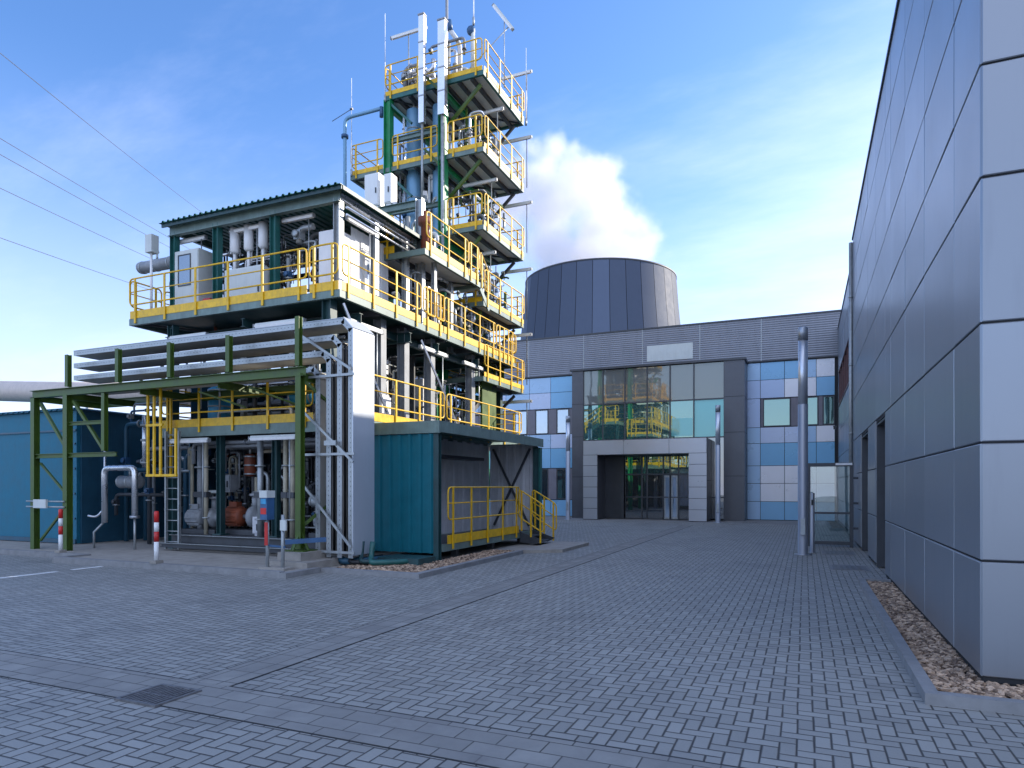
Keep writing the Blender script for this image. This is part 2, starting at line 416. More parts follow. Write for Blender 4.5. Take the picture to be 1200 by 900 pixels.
# gutter strips let into the paving: one across the picture, one running back
m = MB(); m.box(-30, 12, 3.68, 4.25, -.1, .004); struct(m.build('drain_gutter', 'slabx'))
m = MB(); m.box(-4.92, -4.48, 4.25, 30, -.1, .005); struct(m.build('drain_gutter', 'slaby'))
m = MB(); m.box(-30, 12, 3.662, 3.678, -.1, .003); m.box(-30, 12, 4.252, 4.268, -.1, .003); m.box(-4.938, -4.922, 4.27, 30, -.1, .0035); m.box(-4.478, -4.462, 4.27, 30, -.1, .0035)
struct(m.build('gutter_joint', 'gap'))
m = MB(); m.box(-13.72, -13.60, 6.2, 8.62, -.05, .004); m.box(-13.75, -13.63, 8.95, 9.58, -.05, .004); struct(m.build('painted_line', 'linewhite'))
m = MB(); m.box(-40, 6, 32.2, 60, -.2, .006); struct(m.build('entrance_pavement', 'kerb'))

# cast iron gully grate in the gutter crossing
g = thing('drain_grate', 'square slotted iron drain grate let into the paving in the foreground', 'drain grate', (-4.8, 3.83, .006))
m = MB(); x0, x1, y0, y1 = -5.03, -4.57, 3.62, 4.06
for a in ((x0, x1, y0, y0 + .03), (x0, x1, y1 - .03, y1), (x0, x0 + .03, y0 + .03, y1 - .03), (x1 - .03, x1, y0 + .03, y1 - .03)): m.box(a[0], a[1], a[2], a[3], -.05, .018)
m.build('frame', 'iron', g)
m = MB()
for k in range(9): m.box(x0 + .05 + k * .041, x0 + .069 + k * .041, y0 + .03, y1 - .03, -.03, .015)
m.box(x0 + .03, x1 - .03, (y0 + y1) / 2 - .012, (y0 + y1) / 2 + .012, -.03, .012); m.build('bars', 'iron', g)
m = MB(); m.box(x0 + .03, x1 - .03, y0 + .03, y1 - .03, -.02, .0085); m.build('sump', 'gap', g)

# manhole covers beside the right-hand building
def cover(x, y, sx, sy, label):
    g = thing('manhole_cover', label, 'manhole cover', (x, y, .004), 'manhole covers by the silver building')
    m = MB(); m.box(x - sx / 2, x + sx / 2, y - sy / 2, y + sy / 2, -.05, .008); m.build('frame', 'kerb', g)
    m = MB(); m.box(x - sx / 2 + .05, x + sx / 2 - .05, y - sy / 2 + .05, y + sy / 2 - .05, -.03, .014)
    for a in range(5):
        for b in range(5): m.box(x - sx / 2 + .09 + a * (sx - .22) / 5, x - sx / 2 + .09 + (a + .6) * (sx - .22) / 5, y - sy / 2 + .09 + b * (sy - .22) / 5, y - sy / 2 + .09 + (b + .6) * (sy - .22) / 5, .014, .019)
    m.build('lid', 'iron', g)
cover(.78, 19.0, .75, 1.1, 'square steel manhole cover in front of the glass screen')
cover(.85, 15.6, .75, .95, 'square steel manhole cover before the dark doorways, nearer than the one by the screen')
cover(-2.3, 33.2, .9, .6, 'flat metal manhole cover near the foot of the blue tiled wall')

# kerb and gravel bed of the right building
g = thing('gravel_bed_kerb', 'low grey concrete kerb round the gravel bed of the silver building', 'kerb', (.9, 9, 0))
m = MB(); m.box(.86, .96, 6.18, 13.3, -.2, .09)
m.box(.86, 12, 6.08, 6.178, -.2, .09); m.box(.962, 1.36, 13.2, 13.3, -.2, .09); m.build('kerb', 'kerb', g)
def gravel(name, quads, n, size, z, seed):
    r = random.Random(seed); m = MB()
    tot = sum((q[1] - q[0]) * (q[3] - q[2]) for q in quads)
    for q in quads:
        for _ in range(int(n * (q[1] - q[0]) * (q[3] - q[2]) / tot)):
            c = V((r.uniform(q[0], q[1]), r.uniform(q[2], q[3]), z + r.uniform(-.01, .02))); s_ = size * r.uniform(.5, 1.35)
            m.tn = r.random(); rot = Matrix.Rotation(r.uniform(0, 6.28), 3, 'Z') @ Matrix.Rotation(r.uniform(-.6, .6), 3, 'X')
            pts = []
            for dz, k in ((-.4, .7), (.05, 1.0), (.42, .55)):
                for i in range(5):
                    th = i * 1.2566 + dz; pts.append(c + rot @ V((math.cos(th) * s_ * k * r.uniform(.75, 1.2), math.sin(th) * s_ * k * .75 * r.uniform(.75, 1.2), dz * s_ * .8)))
            b = len(m.v); m.v += [tuple(p) for p in pts]
            for k in (0, 5):
                for i in range(5): j = (i + 1) % 5; m.face([b + k + i, b + k + j, b + k + 5 + j, b + k + 5 + i])
            m.face([b + 10 + i for i in range(5)])
    o = m.build(name, 'stone'); o['kind'] = 'stuff'; return o
gravel('gravel', [(.98, 1.40, 6.2, 13.2), (1.4, 6, 6.2, 6.82)], 6500, .036, .03, 3)
m = MB(); m.box(.965, 12, 6.185, 6.8, -.15, .012); m.box(.965, 1.40, 6.803, 13.195, -.15, .012); struct(m.build('gravel_bed_soil', 'dark'))

# ================================================================== RIGHT: SILVER PANEL BUILDING
XW, YF, HB = 1.36, 6.77, 9.3
B = thing('panel_building', 'tall building clad in smooth silver grey metal panels at the right edge', 'building', (6, 20, 0))
m = MB(); m.box(XW + .02, 14, YF + .02, 14.1, .05, HB - .02)                              # solid core near the corner
m.box(XW + .40, 14, 14.103, 23.2, .05, HB - .02)                                          # behind the doorways
m.box(XW + .02, XW + .398, 14.103, 23.2, 3.02, HB - .025)
m.box(XW + .14, 14, 23.203, 27.05, .05, HB - .01); m.box(XW + .14, 14, 35.2, 37, .05, HB - .01); m.box(XW + .14, 14, 27.053, 35.197, .05, 5.43); m.box(XW + .14, 14, 27.053, 35.197, 7.12, HB - .01)
m.build('core_wall', 'gap', B)
ZJ = [.09, 1.07, 2.07, 3.08, 4.31, 5.26, 6.3, 7.32, 8.33, HB]
GAP = .018
r2 = random.Random(5)
def panel(m, axis, a0, a1, z0, z1, plane, out):
    """one cassette panel, faintly tilted, with a chamfered rim"""
    m.tn = r2.random(); t1 = r2.uniform(-.0035, .0035); t2 = r2.uniform(-.0035, .0035); c = .008
    A0, A1, Z0, Z1 = a0 + GAP / 2, a1 - GAP / 2, z0 + GAP / 2, z1 - GAP / 2
    def P(a, z, d):
        k = plane + out * (d + t1 * (a - (A0 + A1) / 2) + t2 * (z - (Z0 + Z1) / 2)) if d > .01 else plane + out * d
        return (k, a, z) if axis == 'x' else (a, k, z)
    b = len(m.v)
    m.v += [P(A0, Z0, 0), P(A1, Z0, 0), P(A1, Z1, 0), P(A0, Z1, 0), P(A0, Z0, .012), P(A1, Z0, .012), P(A1, Z1, .012), P(A0, Z1, .012),
            P(A0 + c, Z0 + c, .02), P(A1 - c, Z0 + c, .02), P(A1 - c, Z1 - c, .02), P(A0 + c, Z1 - c, .02)]
    for i in range(4):
        j = (i + 1) % 4; m.face([b + i, b + j, b + 4 + j, b + 4 + i]); m.face([b + 4 + i, b + 4 + j, b + 8 + j, b + 8 + i])
    m.face([b + 8, b + 9, b + 10, b + 11])
m = MB()
ys = [YF + .004, 7.87, 9.67, 11.42, 13.22, 14.10, 15.93, 17.79, 19.87, 21.6, 23.18]
doors = [(14.14, 15.90), (17.83, 19.84)]
for k in range(len(ys) - 1):
    for z in range(len(ZJ) - 1):
        a0, a1 = ys[k], ys[k + 1]
        if (k in (5, 7)) and z < 3: continue
        panel(m, 'x', a0, a1, ZJ[z], ZJ[z + 1], XW + .02, -1)
xs = [XW - .0, 3.2, 5.0, 6.8, 8.6, 10.4, 12.2]
for k in range(len(xs) - 1):
    for z in range(len(ZJ) - 1): panel(m, 'y', xs[k], xs[k + 1], ZJ[z], ZJ[z + 1], YF + .02, -1)
# far bay set back a little, round the long window
yb = [23.22, 25.1, 27.02, 29.0, 31.0, 33.0, 35.23, 36.4]; zb = [.09, 1.07, 2.07, 3.08, 4.31, 5.42, 7.13, 8.33, HB]
for k in range(len(yb) - 1):
    for z in range(len(zb) - 1):
        if zb[z] == 5.42 and 27 < yb[k] < 35: continue
        panel(m, 'x', yb[k], yb[k + 1], zb[z], zb[z + 1], XW + .14, -1)
m.build('wall_panels', 'panel', B)
m = MB(); m.box(XW - .03, 14, YF - .03, 23.2, HB, HB + .07); m.box(XW + .09, 14, 23.203, 37, HB, HB + .07); m.build('roof_coping', 'bronze', B)
m = MB(); m.box(XW + .03, 14, YF + .03, 14.05, 0, .085); m.build('plinth', 'gap', B)
for y0, y1 in doors:                                                                    # deep dark doorways
    m = MB(); m.box(XW + .30, XW + .34, y0, y1, .02, 3.0); m.use(1)
    m.box(XW + .02, XW + .30, y0 - .03, y0 + .02, .02, 3.0); m.box(XW + .02, XW + .30, y1 - .02, y1 + .03, .02, 3.0); m.box(XW + .02, XW + .3, y0 + .02, y1 - .02, 2.96, 3.0)
    m.use(2); m.box(XW + .285, XW + .298, y0 + .06, (y0 + y1) / 2 - .01, .05, 2.9); m.box(XW + .285, XW + .298, (y0 + y1) / 2 + .01, y1 - .06, .05, 2.9)
    dr = m.build('door', ['bronze', 'bronze', 'glass_dark'], B)
    h = MB(); h.tube([(XW + .25, (y0 + y1) / 2 - .09, .9), (XW + .25, (y0 + y1) / 2 - .09, 1.5)], .014, 8); h.build('handle', 'steel', dr)
m = MB(); m.box(XW + .30, XW + .36, 27.06, 35.19, 5.45, 7.1); wn = m.build('window', 'glass_dark', B)
m = MB(); m.box(XW + .10, XW + .299, 27.06, 35.19, 5.435, 5.50); m.box(XW + .10, XW + .299, 27.06, 35.19, 7.05, 7.11)
for y in (27.08, 28.7, 30.35, 32.0, 33.6, 35.12): m.box(XW + .12, XW + .297, y, y + .07, 5.5, 7.05)
m.build('frame', paint('window_frame_maroon', (.12, .05, .05), .4), wn)
m = MB(); m.tube([(XW - .06, 23.1, .05), (XW - .06, 23.1, HB - .1)], .055, 12)
for z in (1.2, 3.3, 5.4, 7.5): m.tube([(XW - .06, 23.1, z), (XW - .06, 23.1, z + .06)], .065, 12)
m.build('downpipe', 'galv', B)
tag(MB().box(XW - .17, XW - .02, 33.8, 33.9, 4.4, 4.46).box(XW - .16, XW - .05, 33.82, 33.88, 4.30, 4.40).build('wall_lamp', 'dark'), 'small dark wall lamp bracketed on the far end of the silver wall', 'wall lamp')

# glass wind screen, sensor post and light columns
g = thing('glass_screen', 'free-standing clear glass screen with a dark frame beside the silver wall', 'glass screen', (.65, 21, 0))
m = MB(); X0, X1, Y = .06, 1.24, 20.9
m.box(X0, X0 + .09, Y - .05, Y + .05, 0, 2.36); m.box(X1 - .09, X1, Y - .05, Y + .05, 0, 2.36)
m.box(X0 + .09, X1 - .09, Y - .05, Y + .05, 2.26, 2.36); m.box(X0 + .09, X1 - .09, Y - .04, Y + .04, .06, .16); m.box(X0 + .09, X1 - .09, Y - .03, Y + .03, .92, .98)
m.build('frame', 'bronze', g)
for z0, z1 in ((.163, .917), (.983, 2.257)):
    m = MB(); m.box(X0 + .093, X1 - .093, Y - .006, Y + .006, z0, z1); m.build('pane', 'glass_clear', g)
m = MB(); m.box(X1 - .45, X1 - .03, Y - .12, Y - .053, 2.29, 2.35); m.build('lamp', 'lamptube', g)
each('hinge', 'dark', g, [(X1 + .003, X1 + .12, Y - .03, Y + .03, z, z + .06) for z in (.5, 1.2, 1.9)])
g = thing('access_post', 'slim waist-high steel access post just left of the glass screen', 'post', (.18, 18.9, 0))
m = MB(); m.lathe((.18, 18.9, 0), [(.10, 0), (.10, .012), (.055, .012), (.055, 1.5), (.05, 1.53), (0, 1.535)], 16); m.build('post', 'steel', g)
m = MB(); m.box(.155, .205, 18.838, 18.846, 1.22, 1.36); m.build('reader', 'black', g)
def light_column(x, y, h, label):
    g = thing('light_column', label, 'light column', (x, y, 0), 'stainless steel light columns')
    r = .118; k = h * .66
    m = MB(); m.lathe((x, y, 0), [(.2, 0), (.2, .015), (r, .02), (r, k), (r - .004, k + .002)], 24); m.build('shaft', 'steel', g)
    m = MB(); m.lathe((x, y, k + .003), [(r - .006, 0), (r - .006, h - k - .33)], 24); m.build('mirror_tube', 'mirror', g)
    m = MB(); m.lathe((x, y, h - .325), [(r, 0), (r, .30), (r - .02, .325), (0, .33)], 24); m.build('cap', 'steel', g)
    m = MB(); m.box(x - .05, x + .05, y - r - .006, y - r + .02, .5, .9); m.build('hatch', 'galv', g)
light_column(-.04, 18.2, 5.66, 'tall steel light column standing near the glass screen')
light_column(-3.72, 32.6, 5.5, 'distant steel light column to the right of the entrance portal')
light_column(-11.1, 32.6, 5.3, 'distant steel light column to the left of the entrance portal')

# ================================================================== BACK: GLAZED OFFICE BUILDING
YB = 36.0
B = thing('office_building', 'office building with blue patchwork facade and glazed entrance hall at the back', 'building', (-8, 40, 0))
m = MB(); m.box(-26, 2.3, YB + .05, 60, 0, 7.95); m.build('core_wall', 'gap', B)
m = MB()
xsd = [-26, -23.4, -19.9, -17.3, -14.6, -11.3, -8.0, -5.0, -2.0, 2.3]
for k in range(len(xsd) - 1): m.box(xsd[k] + .02, xsd[k + 1] - .02, YB - .12, 59, 8.0, 10.12)
m.build('parapet_siding', 'siding', B)
m = MB(); m.box(-26, 2.3, YB - .07, 59.2, 7.955, 7.995); m.box(-26, 2.3, YB - .16, YB + .4, 10.125, 10.2); m.build('parapet_cap', 'bronze', B)
each('siding_joint', 'galv', B, [(x - .018, x + .018, YB - .125, YB - .05, 8.0, 10.12) for x in xsd[1:-1]])
m = MB(); m.box(-7.75, -5.35, YB - .15, YB - .121, 8.38, 9.22); m.build('blank_sign_panel', 'palegrey', B)
rows = [0.02, .94, 1.85, 2.74, 3.87, 4.67, 6.13, 7.05, 7.93]
def facade(cols, table, skip):
    m = MB()
    for i in range(len(cols) - 1):
        for j in range(len(rows) - 1):
            if skip(i, j): continue
            m.cur = table[j][i]; m.box(cols[i] + .012, cols[i + 1] - .012, YB - .0, YB + .046, rows[j] + .012, rows[j + 1] - .012)
    return m.build('facade_panels', ['fac%d' % k for k in range(6)], B)
tr = [[1, 0, 0, 0, 0], [1, 3, 3, 3, 3], [1, 3, 3, 3, 3], [1, 4, 4, 4, 4], [1, 2, 2, 1, 3], [5, 0, 0, 0, 0], [5, 5, 3, 3, 0], [1, 0, 0, 1, 3]]
cr = [-2.68, -2.05, -.92, .02, .52, 1.34]
facade(cr, tr, lambda i, j: j == 5 and i > 0)
cl_ = [-26, -24.3, -22.6, -20.9, -19.2, -17.6, -16.1, -14.6, -13.3, -11.52]
tl = [[0] * 9, [0] * 9, [0] * 9, [4, 0, 4, 0, 4, 0, 4, 0, 4], [1, 2, 1, 2, 1, 2, 1, 1, 2], [0] * 9, [1, 2, 5, 2, 1, 2, 1, 2, 0], [0, 1, 0, 1, 0, 0, 1, 1, 0]]
for js in ((0,), (3, 4), (6, 7)): facade(cl_, tl, lambda i, j: j not in js)
def window(x0, x1, z0, z1, pane, y=YB):
    m = MB(); f = .05
    for a in ((x0, x1, z0, z0 + f), (x0, x1, z1 - f, z1), (x0, x0 + f, z0 + f, z1 - f), (x1 - f, x1, z0 + f, z1 - f)): m.box(a[0], a[1], y - .01, y + .045, a[2], a[3])
    wn = m.build('window', 'bronze', B)
    m = MB(); m.box(x0 + f, x1 - f, y + .028, y + .044, z0 + f, z1 - f); m.build('pane', pane, wn)
# window band of the right wing with mauve infill
each('infill_panel', 'purple', B, [(x0, x1, YB + .005, YB + .04, 4.70, 6.10) for x0, x1 in ((-2.02, -1.93), (-.62, .0), (.62, .80))])
window(-1.92, -.64, 4.70, 6.10, 'glass_teal'); window(.01, .61, 4.70, 6.10, 'glass_teal'); window(.81, 1.33, 4.70, 6.10, 'glass_teal')
# left wing: pale windows above, dark ones below
m = MB(); lw = [(-24.9, -23.9), (-22.9, -21.9), (-20.9, -19.9), (-18.9, -17.9), (-16.9, -15.9), (-15.0, -14.1 - .0), (-13.75 + .35, -12.42 - .0)]
lw = [(-25, -24), (-23, -22), (-21.2, -20.2), (-19.2, -18.2), (-17.3, -16.3), (-15.55, -14.75), (-14.25, -13.45), (-12.95, -12.2)]
e = [-26] + [v for p in lw for v in p] + [-11.55]
each('infill_panel', 'purple', B, [(e[k] + .01, e[k + 1] - .01, YB + .005, YB + .04, z0, z1) for k in range(0, len(e), 2) for z0, z1 in ((4.70, 6.10), (.97, 2.71))])
for a, b in lw: window(a, b, 4.70, 6.10, 'glass_pale'); window(a, b, .97, 2.71, 'glass_dark')

# glazed hall
GY, GX0, GX1, GH = 34.5, -11.5, -2.68, 8.0
H = MB(); H.box(GX0 + .3, GX1 - .3, GY + .2, YB - .02, .05, GH - .1); H.build('hall_core', 'gap', B)
each('hall_pier', 'spandrel', B, [(GX0, GX0 + .62, GY - .06, YB - .01, 0, GH - .12), (GX1 - .95, GX1, GY - .06, YB - .01, 0, GH - .12)])
m = MB()
for z in (2.2, 4.35, 6.1):
    m.box(GX0 - .001, GX0 + .621, GY - .064, GY, z, z + .02); m.box(GX1 - .951, GX1 + .001, GY - .064, YB - .02, z, z + .02)
m.build('pier_joint', 'gap', B)
m = MB(); m.box(GX0 - .1, GX1 + .06, GY - .14, YB - .13, GH - .115, GH); m.build('hall_roof_edge', 'bronze', B)
hx = [GX0 + .62, -9.75, -8.7, -7.6, -6.5, -5.25, -4.45 + .0, GX1 - .95]
hx = [-10.88, -9.85, -8.75, -7.65, -6.5, -5.2, -4.05, -3.63 + .0]
hx = [-10.88, -9.80, -8.62, -7.45, -6.28, -5.10, -3.63 - .0]
hz = [.05, 1.15, 4.15, 6.05, 7.88]
gm = {0: 'glass_dark', 1: 'glass_dark', 2: 'glass_teal', 3: 'glass_spandrel'}
cw = MB()
for x in hx: cw.box(x - .028, x + .028, GY - .05, GY + .06, .05, 7.88)
for z in hz[1:4]:
    for k in range(len(hx) - 1): cw.box(hx[k] + .029, hx[k + 1] - .029, GY - .035, GY + .06, z - .03, z + .03)
cwo = cw.build('curtain_wall', 'bronze', B)
for k in range(len(hx) - 1):
    for j in range(4):
        if 0 < k < 5 and j < 2: continue
        p = MB(); yj = GY + .02
        p.box(hx[k] + .029, hx[k + 1] - .029, yj, yj + .03, hz[j] + .03, hz[j + 1] - .03)
        p.build('pane', gm[j] if not (j == 2 and k == 5) else 'glass_aqua', cwo)
        if j == 2 and k in (4,):
            q = MB(); q.box(hx[k] + .06, hx[k + 1] - .06, yj - .012, yj - .002, 4.25, 5.15); q.build('blind', 'glass_aqua', cwo)
# portal frame
PX0, PX1, PY, PZ = -10.4, -4.28, 32.95, 4.02
m = MB(); m.box(PX0 + .01, PX0 + .73, PY + .02, GY - .065, 0, 3.3); m.box(PX1 - .82, PX1 - .01, PY + .02, GY - .065, 0, 3.3); m.box(PX0 + .01, PX1 - .01, PY + .02, GY - .065, 3.3, PZ - .01); m.build('portal_core', 'gap', B)
m = MB(); zs = [.03, .58, 1.12, 1.67, 2.21, 2.76, 3.30]
for k in range(6):
    m.box(PX0, PX0 + .74, PY, PY + .03, zs[k] + .01, zs[k + 1] - .01); m.box(PX1 - .83, PX1, PY, PY + .03, zs[k] + .01, zs[k + 1] - .01)
for a, b in ((PX0, PX0 + 2.1), (PX0 + 2.1, PX0 + 4.35), (PX0 + 4.35, PX1)): m.box(a + .008, b - .008, PY, PY + .03, 3.31, PZ)
m.build('portal_panels', 'portal', B)
m = MB()
m.box(PX1 - .005, PX1 + .015, PY + .001, GY - .07, .03, 1.98); m.box(PX1 - .005, PX1 + .015, PY + .001, GY - .07, 2.0, PZ)
m.box(PX0 - .015, PX0 + .005, PY + .001, GY - .07, .03, 1.98); m.box(PX0 - .015, PX0 + .005, PY + .001, GY - .07, 2.0, PZ); m.box(PX0, PX1, PY + .002, GY - .07, PZ - .008, PZ + .012)
m.box(PX0 + .725, PX0 + .745, PY + .032, GY - .07, .03, 3.29); m.box(PX1 - .835, PX1 - .815, PY + .032, GY - .07, .03, 3.29); m.box(PX0 + .75, PX1 - .84, PY + .032, GY - .07, 3.285, 3.299)
m.build('portal_reveal', 'spandrel', B)
# entrance inside the portal: dark side wall, transom lights, revolving door
m = MB(); ex = [-9.66, -8.62, -7.72, -6.62, -5.85, -5.12]
for x in ex[1:]: m.box(x - .03, x + .03, GY - .05, GY + .05, .03, 3.28)
for k in range(1, 5): m.box(ex[k] + .031, ex[k + 1] - .031, GY - .04, GY + .05, 2.28, 2.36)
for k in (1, 2): m.box(ex[k] + .031, ex[k + 1] - .031, GY - .03, GY + .05, 1.12, 1.17)
dr = m.build('entrance_frame', 'bronze', B)
m = MB(); m.box(ex[0] , ex[1] - .031, GY - .05, GY + .0, .03, 3.28); m.build('side_wall', 'bronze', dr)
for k in range(1, 5):
    p = MB(); p.box(ex[k] + .032, ex[k + 1] - .032, GY + .01, GY + .04, 2.362, 3.28); p.build('transom_pane', 'glass_teal', dr)
    if k == 3: continue
    p = MB(); p.box(ex[k] + .032, ex[k + 1] - .032, GY + .01, GY + .04, .03, 2.278); p.build('pane', 'glass_dark', dr)
rv = MB(); X = (ex[3] + ex[4]) / 2; w2 = (ex[4] - ex[3]) / 2 - .05
for sgn in (-1, 1):
    a, b = (X - w2, X - .02) if sgn < 0 else (X + .02, X + w2)
    for q in ((a, b, .04, .14), (a, b, 2.16, 2.26), (a, a + .06, .14, 2.16), (b - .06, b, .14, 2.16), (a + .06, b - .06, 1.1, 1.15)): rv.box(q[0], q[1], GY - .02, GY + .02, q[2], q[3])
rvo = rv.build('door', 'galv', B)
for sgn in (-1, 1):
    a, b = (X - w2, X - .02) if sgn < 0 else (X + .02, X + w2)
    for z0, z1 in ((.14, 1.1), (1.15, 2.16)):
        p = MB(); p.box(a + .061, b - .061, GY, GY + .015, z0, z1); p.build('pane', 'glass_pale', rvo)
    h = MB(); xx = X + sgn * .12; h.tube([(xx, GY - .06, .8), (xx, GY - .06, 1.5)], .014, 8); h.build('handle', 'steel', rvo)

# ================================================================== COOLING TOWER AND STEAM
D = 150.0; k = (703 - 600) / 786
ca, sa = math.cos(YAW), math.sin(YAW)
def from_cam(r_, d_): return (r_ * ca - d_ * sa, r_ * sa + d_ * ca)
tx, ty = from_cam(k * D, D)
T = thing('cooling_tower', 'broad dark blue-grey cooling tower rising behind the office roof', 'cooling tower', (tx, ty, 0))
m = MB(); HT = 47.0; NS = 32
prof = [(20.2, 0), (19.6, 15), (18.2, 30), (17.2, 40), (16.65, HT)]
for i in range(NS):
    m.tn = r2.random() if i % 2 else r2.random() * .6
    a0 = 2 * math.pi * (i + .015) / NS; a1 = 2 * math.pi * (i + .985) / NS
    for kk in range(len(prof) - 1):
        b = len(m.v)
        for r_, z in (prof[kk], prof[kk + 1]):
            for a in (a0, (a0 + a1) / 2, a1): m.v.append((tx + math.cos(a) * r_, ty + math.sin(a) * r_, z))
        m.face([b, b + 1, b + 4, b + 3], True); m.face([b + 1, b + 2, b + 5, b + 4], True)
m.build('shell', 'towerclad', T)
m = MB(); m.lathe((tx, ty, 0), [(20.0, 0), (19.45, 15), (18.05, 30), (17.05, 40), (16.45, HT - .1), (15.6, HT - .1), (16.4, 35), (17, 30)], 88); m.build('inner_shell', 'gap', T)
m = MB(); m.lathe((tx, ty, HT - .12), [(16.72, 0), (16.72, .32), (15.5, .32), (15.5, 0)], 88); m.build('rim', 'dark', T)

def steam():
    mt = bpy.data.materials.new('steam'); mt.use_nodes = True; t = NT(mt.node_tree); t.n.remove(t.n['Principled BSDF'])
    pv = t.new('ShaderNodeVolumePrincipled'); pv.inputs['Color'].default_value = (.90, .90, .92, 1); pv.inputs['Anisotropy'].default_value = .35
    P = pos(t); vals = []
    puffs = [(645, 245, 40, 0), (690, 232, 36, -4), (668, 210, 34, 3), (640, 195, 30, 2), (700, 262, 42, 0), (730, 285, 34, 2), (655, 290, 46, -3), (712, 228, 24, 3), (625, 178, 18, 0), (756, 296, 24, 0), (738, 262, 28, 0), (716, 200, 18, 2), (648, 172, 18, 0), (600, 235, 48, 0), (705, 300, 45, 4), (690, 200, 20, 2)]
    nz = t.new('ShaderNodeTexNoise'); t.l.new(P, nz.inputs['Vector']); nz.inputs['Scale'].default_value = .16; nz.inputs['Detail'].default_value = 6; nz.inputs['Roughness'].default_value = .6
    nz2 = t.noise(P, .075, 3)
    best = None
    xs = []; 
    for px, py, rp, dd in puffs:
        d_ = D + dd; x, y = from_cam((px - 600) / 786 * d_, d_); z = 1.7 + (570 - py) / 786 * d_; rr = rp / 786 * d_
        xs.append((x, y, z, rr))
        vd = t.new('ShaderNodeVectorMath', operation='DISTANCE'); t.l.new(P, vd.inputs[0]); vd.inputs[1].default_value = (x, y, z)
        q = t.m('SUBTRACT', 1.0, t.m('DIVIDE', vd.outputs['Value'], rr))
        best = q if best is None else t.m('SMOOTH_MAX', best, q, .18)
    f = t.m('ADD', best, t.m('MULTIPLY', t.m('SUBTRACT', nz.outputs['Fac'], .50), 2.3)); f = t.m('ADD', f, t.m('MULTIPLY', t.m('SUBTRACT', nz2, .5), .6))
    dens = t.m('MULTIPLY', t.m('POWER', t.ramp(f, -.08, .75), 1.4), .26)
    t.l.new(dens, pv.inputs['Density']); t.l.new(pv.outputs[0], t.n['Material Output'].inputs['Volume'])
    M['steam'] = mt
    m = MB(); c = V((sum(p[0] for p in xs) / len(xs), sum(p[1] for p in xs) / len(xs), 0))
    zmin = HT + .4; zmax = max(p[2] + p[3] * 1.25 for p in xs); n = 24
    rad = max((V((p[0], p[1], 0)) - c).length + p[3] * 1.25 for p in xs)
    m.lathe((c.x, c.y, 0), [(rad * .8, zmin), (rad, zmin + 6), (rad, zmax - 8), (rad * .7, zmax)], n)
    o = m.build('steam_plume', 'steam'); tag(o, 'white billowing steam plume drifting off the cooling tower', 'steam'); o['kind'] = 'stuff'
steam()

# ================================================================== PLANT: helpers
def guard_rail(parent, p0, p1, h=1.05, toe=.2, mids=(.36, .70), loop=True, mat='yellow', posts=None, out=(0, 0, 0), nm='guard_rail', hang=.14, r=.021):
    """one run of tubular railing: rounded end loops, mid rails, flat posts bolted outside the deck edge, toe board"""
    p0, p1 = V(p0), V(p1); d = p1 - p0; L = d.length; u = d / L; Z = V((0, 0, 1)); out = V(out)
    m = MB()
    m.loop([p0 + Z * mids[0], p0 + Z * h, p1 + Z * h, p1 + Z * mids[0]], r, 6, .13)
    for z in mids[1:]: m.tube([p0 + Z * z, p1 + Z * z], r * .72, 6)
    ins = min(.22, L * .18); n = posts or max(2, int(round((L - 2 * ins) / 1.15)) + 1)
    for k in range(n):
        q = p0 + u * (ins + (L - 2 * ins) * k / (n - 1)) + out * .012
        m.bar(q - Z * hang, q + Z * (h - .005), .058, .026, up=tuple(u.cross(Z)))
    o = m.build(nm, mat, parent)
    if toe:
        b = MB(); b.bar(p0 + Z * toe / 2 - out * .016, p1 + Z * toe / 2 - out * .016, .012, toe, up=(0, 0, 1)); b.build('toe_board', mat, o)
    return o

def deck(parent, x0, x1, y0, y1, z, frame='darkteal', under='soffit', h=.22, beams=3, axis='y', name='deck'):
    """platform: plate, perimeter channels and joists showing below; z is the walking level"""
    m = MB()
    m.use(0); m.box(x0 + .09, x1 - .09, y0 + .09, y1 - .09, z - .06, z - .03); m.use(2); m.box(x0 + .09, x1 - .09, y0 + .09, y1 - .09, z - .029, z)
    m.use(1)
    m.box(x0, x1, y0, y0 + .085, z - h, z + .002); m.box(x0, x1, y1 - .085, y1, z - h, z + .002)
    m.box(x0, x0 + .085, y0 + .087, y1 - .087, z - h, z + .001); m.box(x1 - .085, x1, y0 + .087, y1 - .087, z - h, z + .001)
    m.use(2)
    for k in range(beams):
        f = (k + 1) / (beams + 1)
        if axis == 'y': x = x0 + (x1 - x0) * f; m.box(x - .05, x + .05, y0 + .087, y1 - .087, z - h * .85 - .06, z - .061)
        else: y = y0 + (y1 - y0) * f; m.box(x0 + .087, x1 - .087, y - .05, y + .05, z - h * .85 - .06, z - .061)
    # light diagonal stiffeners
    m.bar((x0 + .1, y0 + .1, z - .10), (x1 - .1, y1 - .1, z - .10), .04, .05)
    return m.build(name, [under, frame, 'dark'], parent)

def column(parent, x, y, z0, z1, mat='darkteal', h=.2, w=.2, up=(1, 0, 0), name='column'):
    m = MB(); m.ibeam((x, y, z0), (x, y, z1), h, w, up); m.box(x - .14, x + .14, y - .14, y + .14, z0 - .02, z0 + .012); return m.build(name, mat, parent)

def beam(parent, p, q, mat='darkteal', h=.2, w=.12, name='beam'):
    m = MB(); m.ibeam(p, q, h, w, (0, 0, 1)); return m.build(name, mat, parent)
def brace(parent, p, q, mat='darkteal', s_=.07, name='brace'):
    m = MB(); m.bar(p, q, s_, s_); return m.build(name, mat, parent)

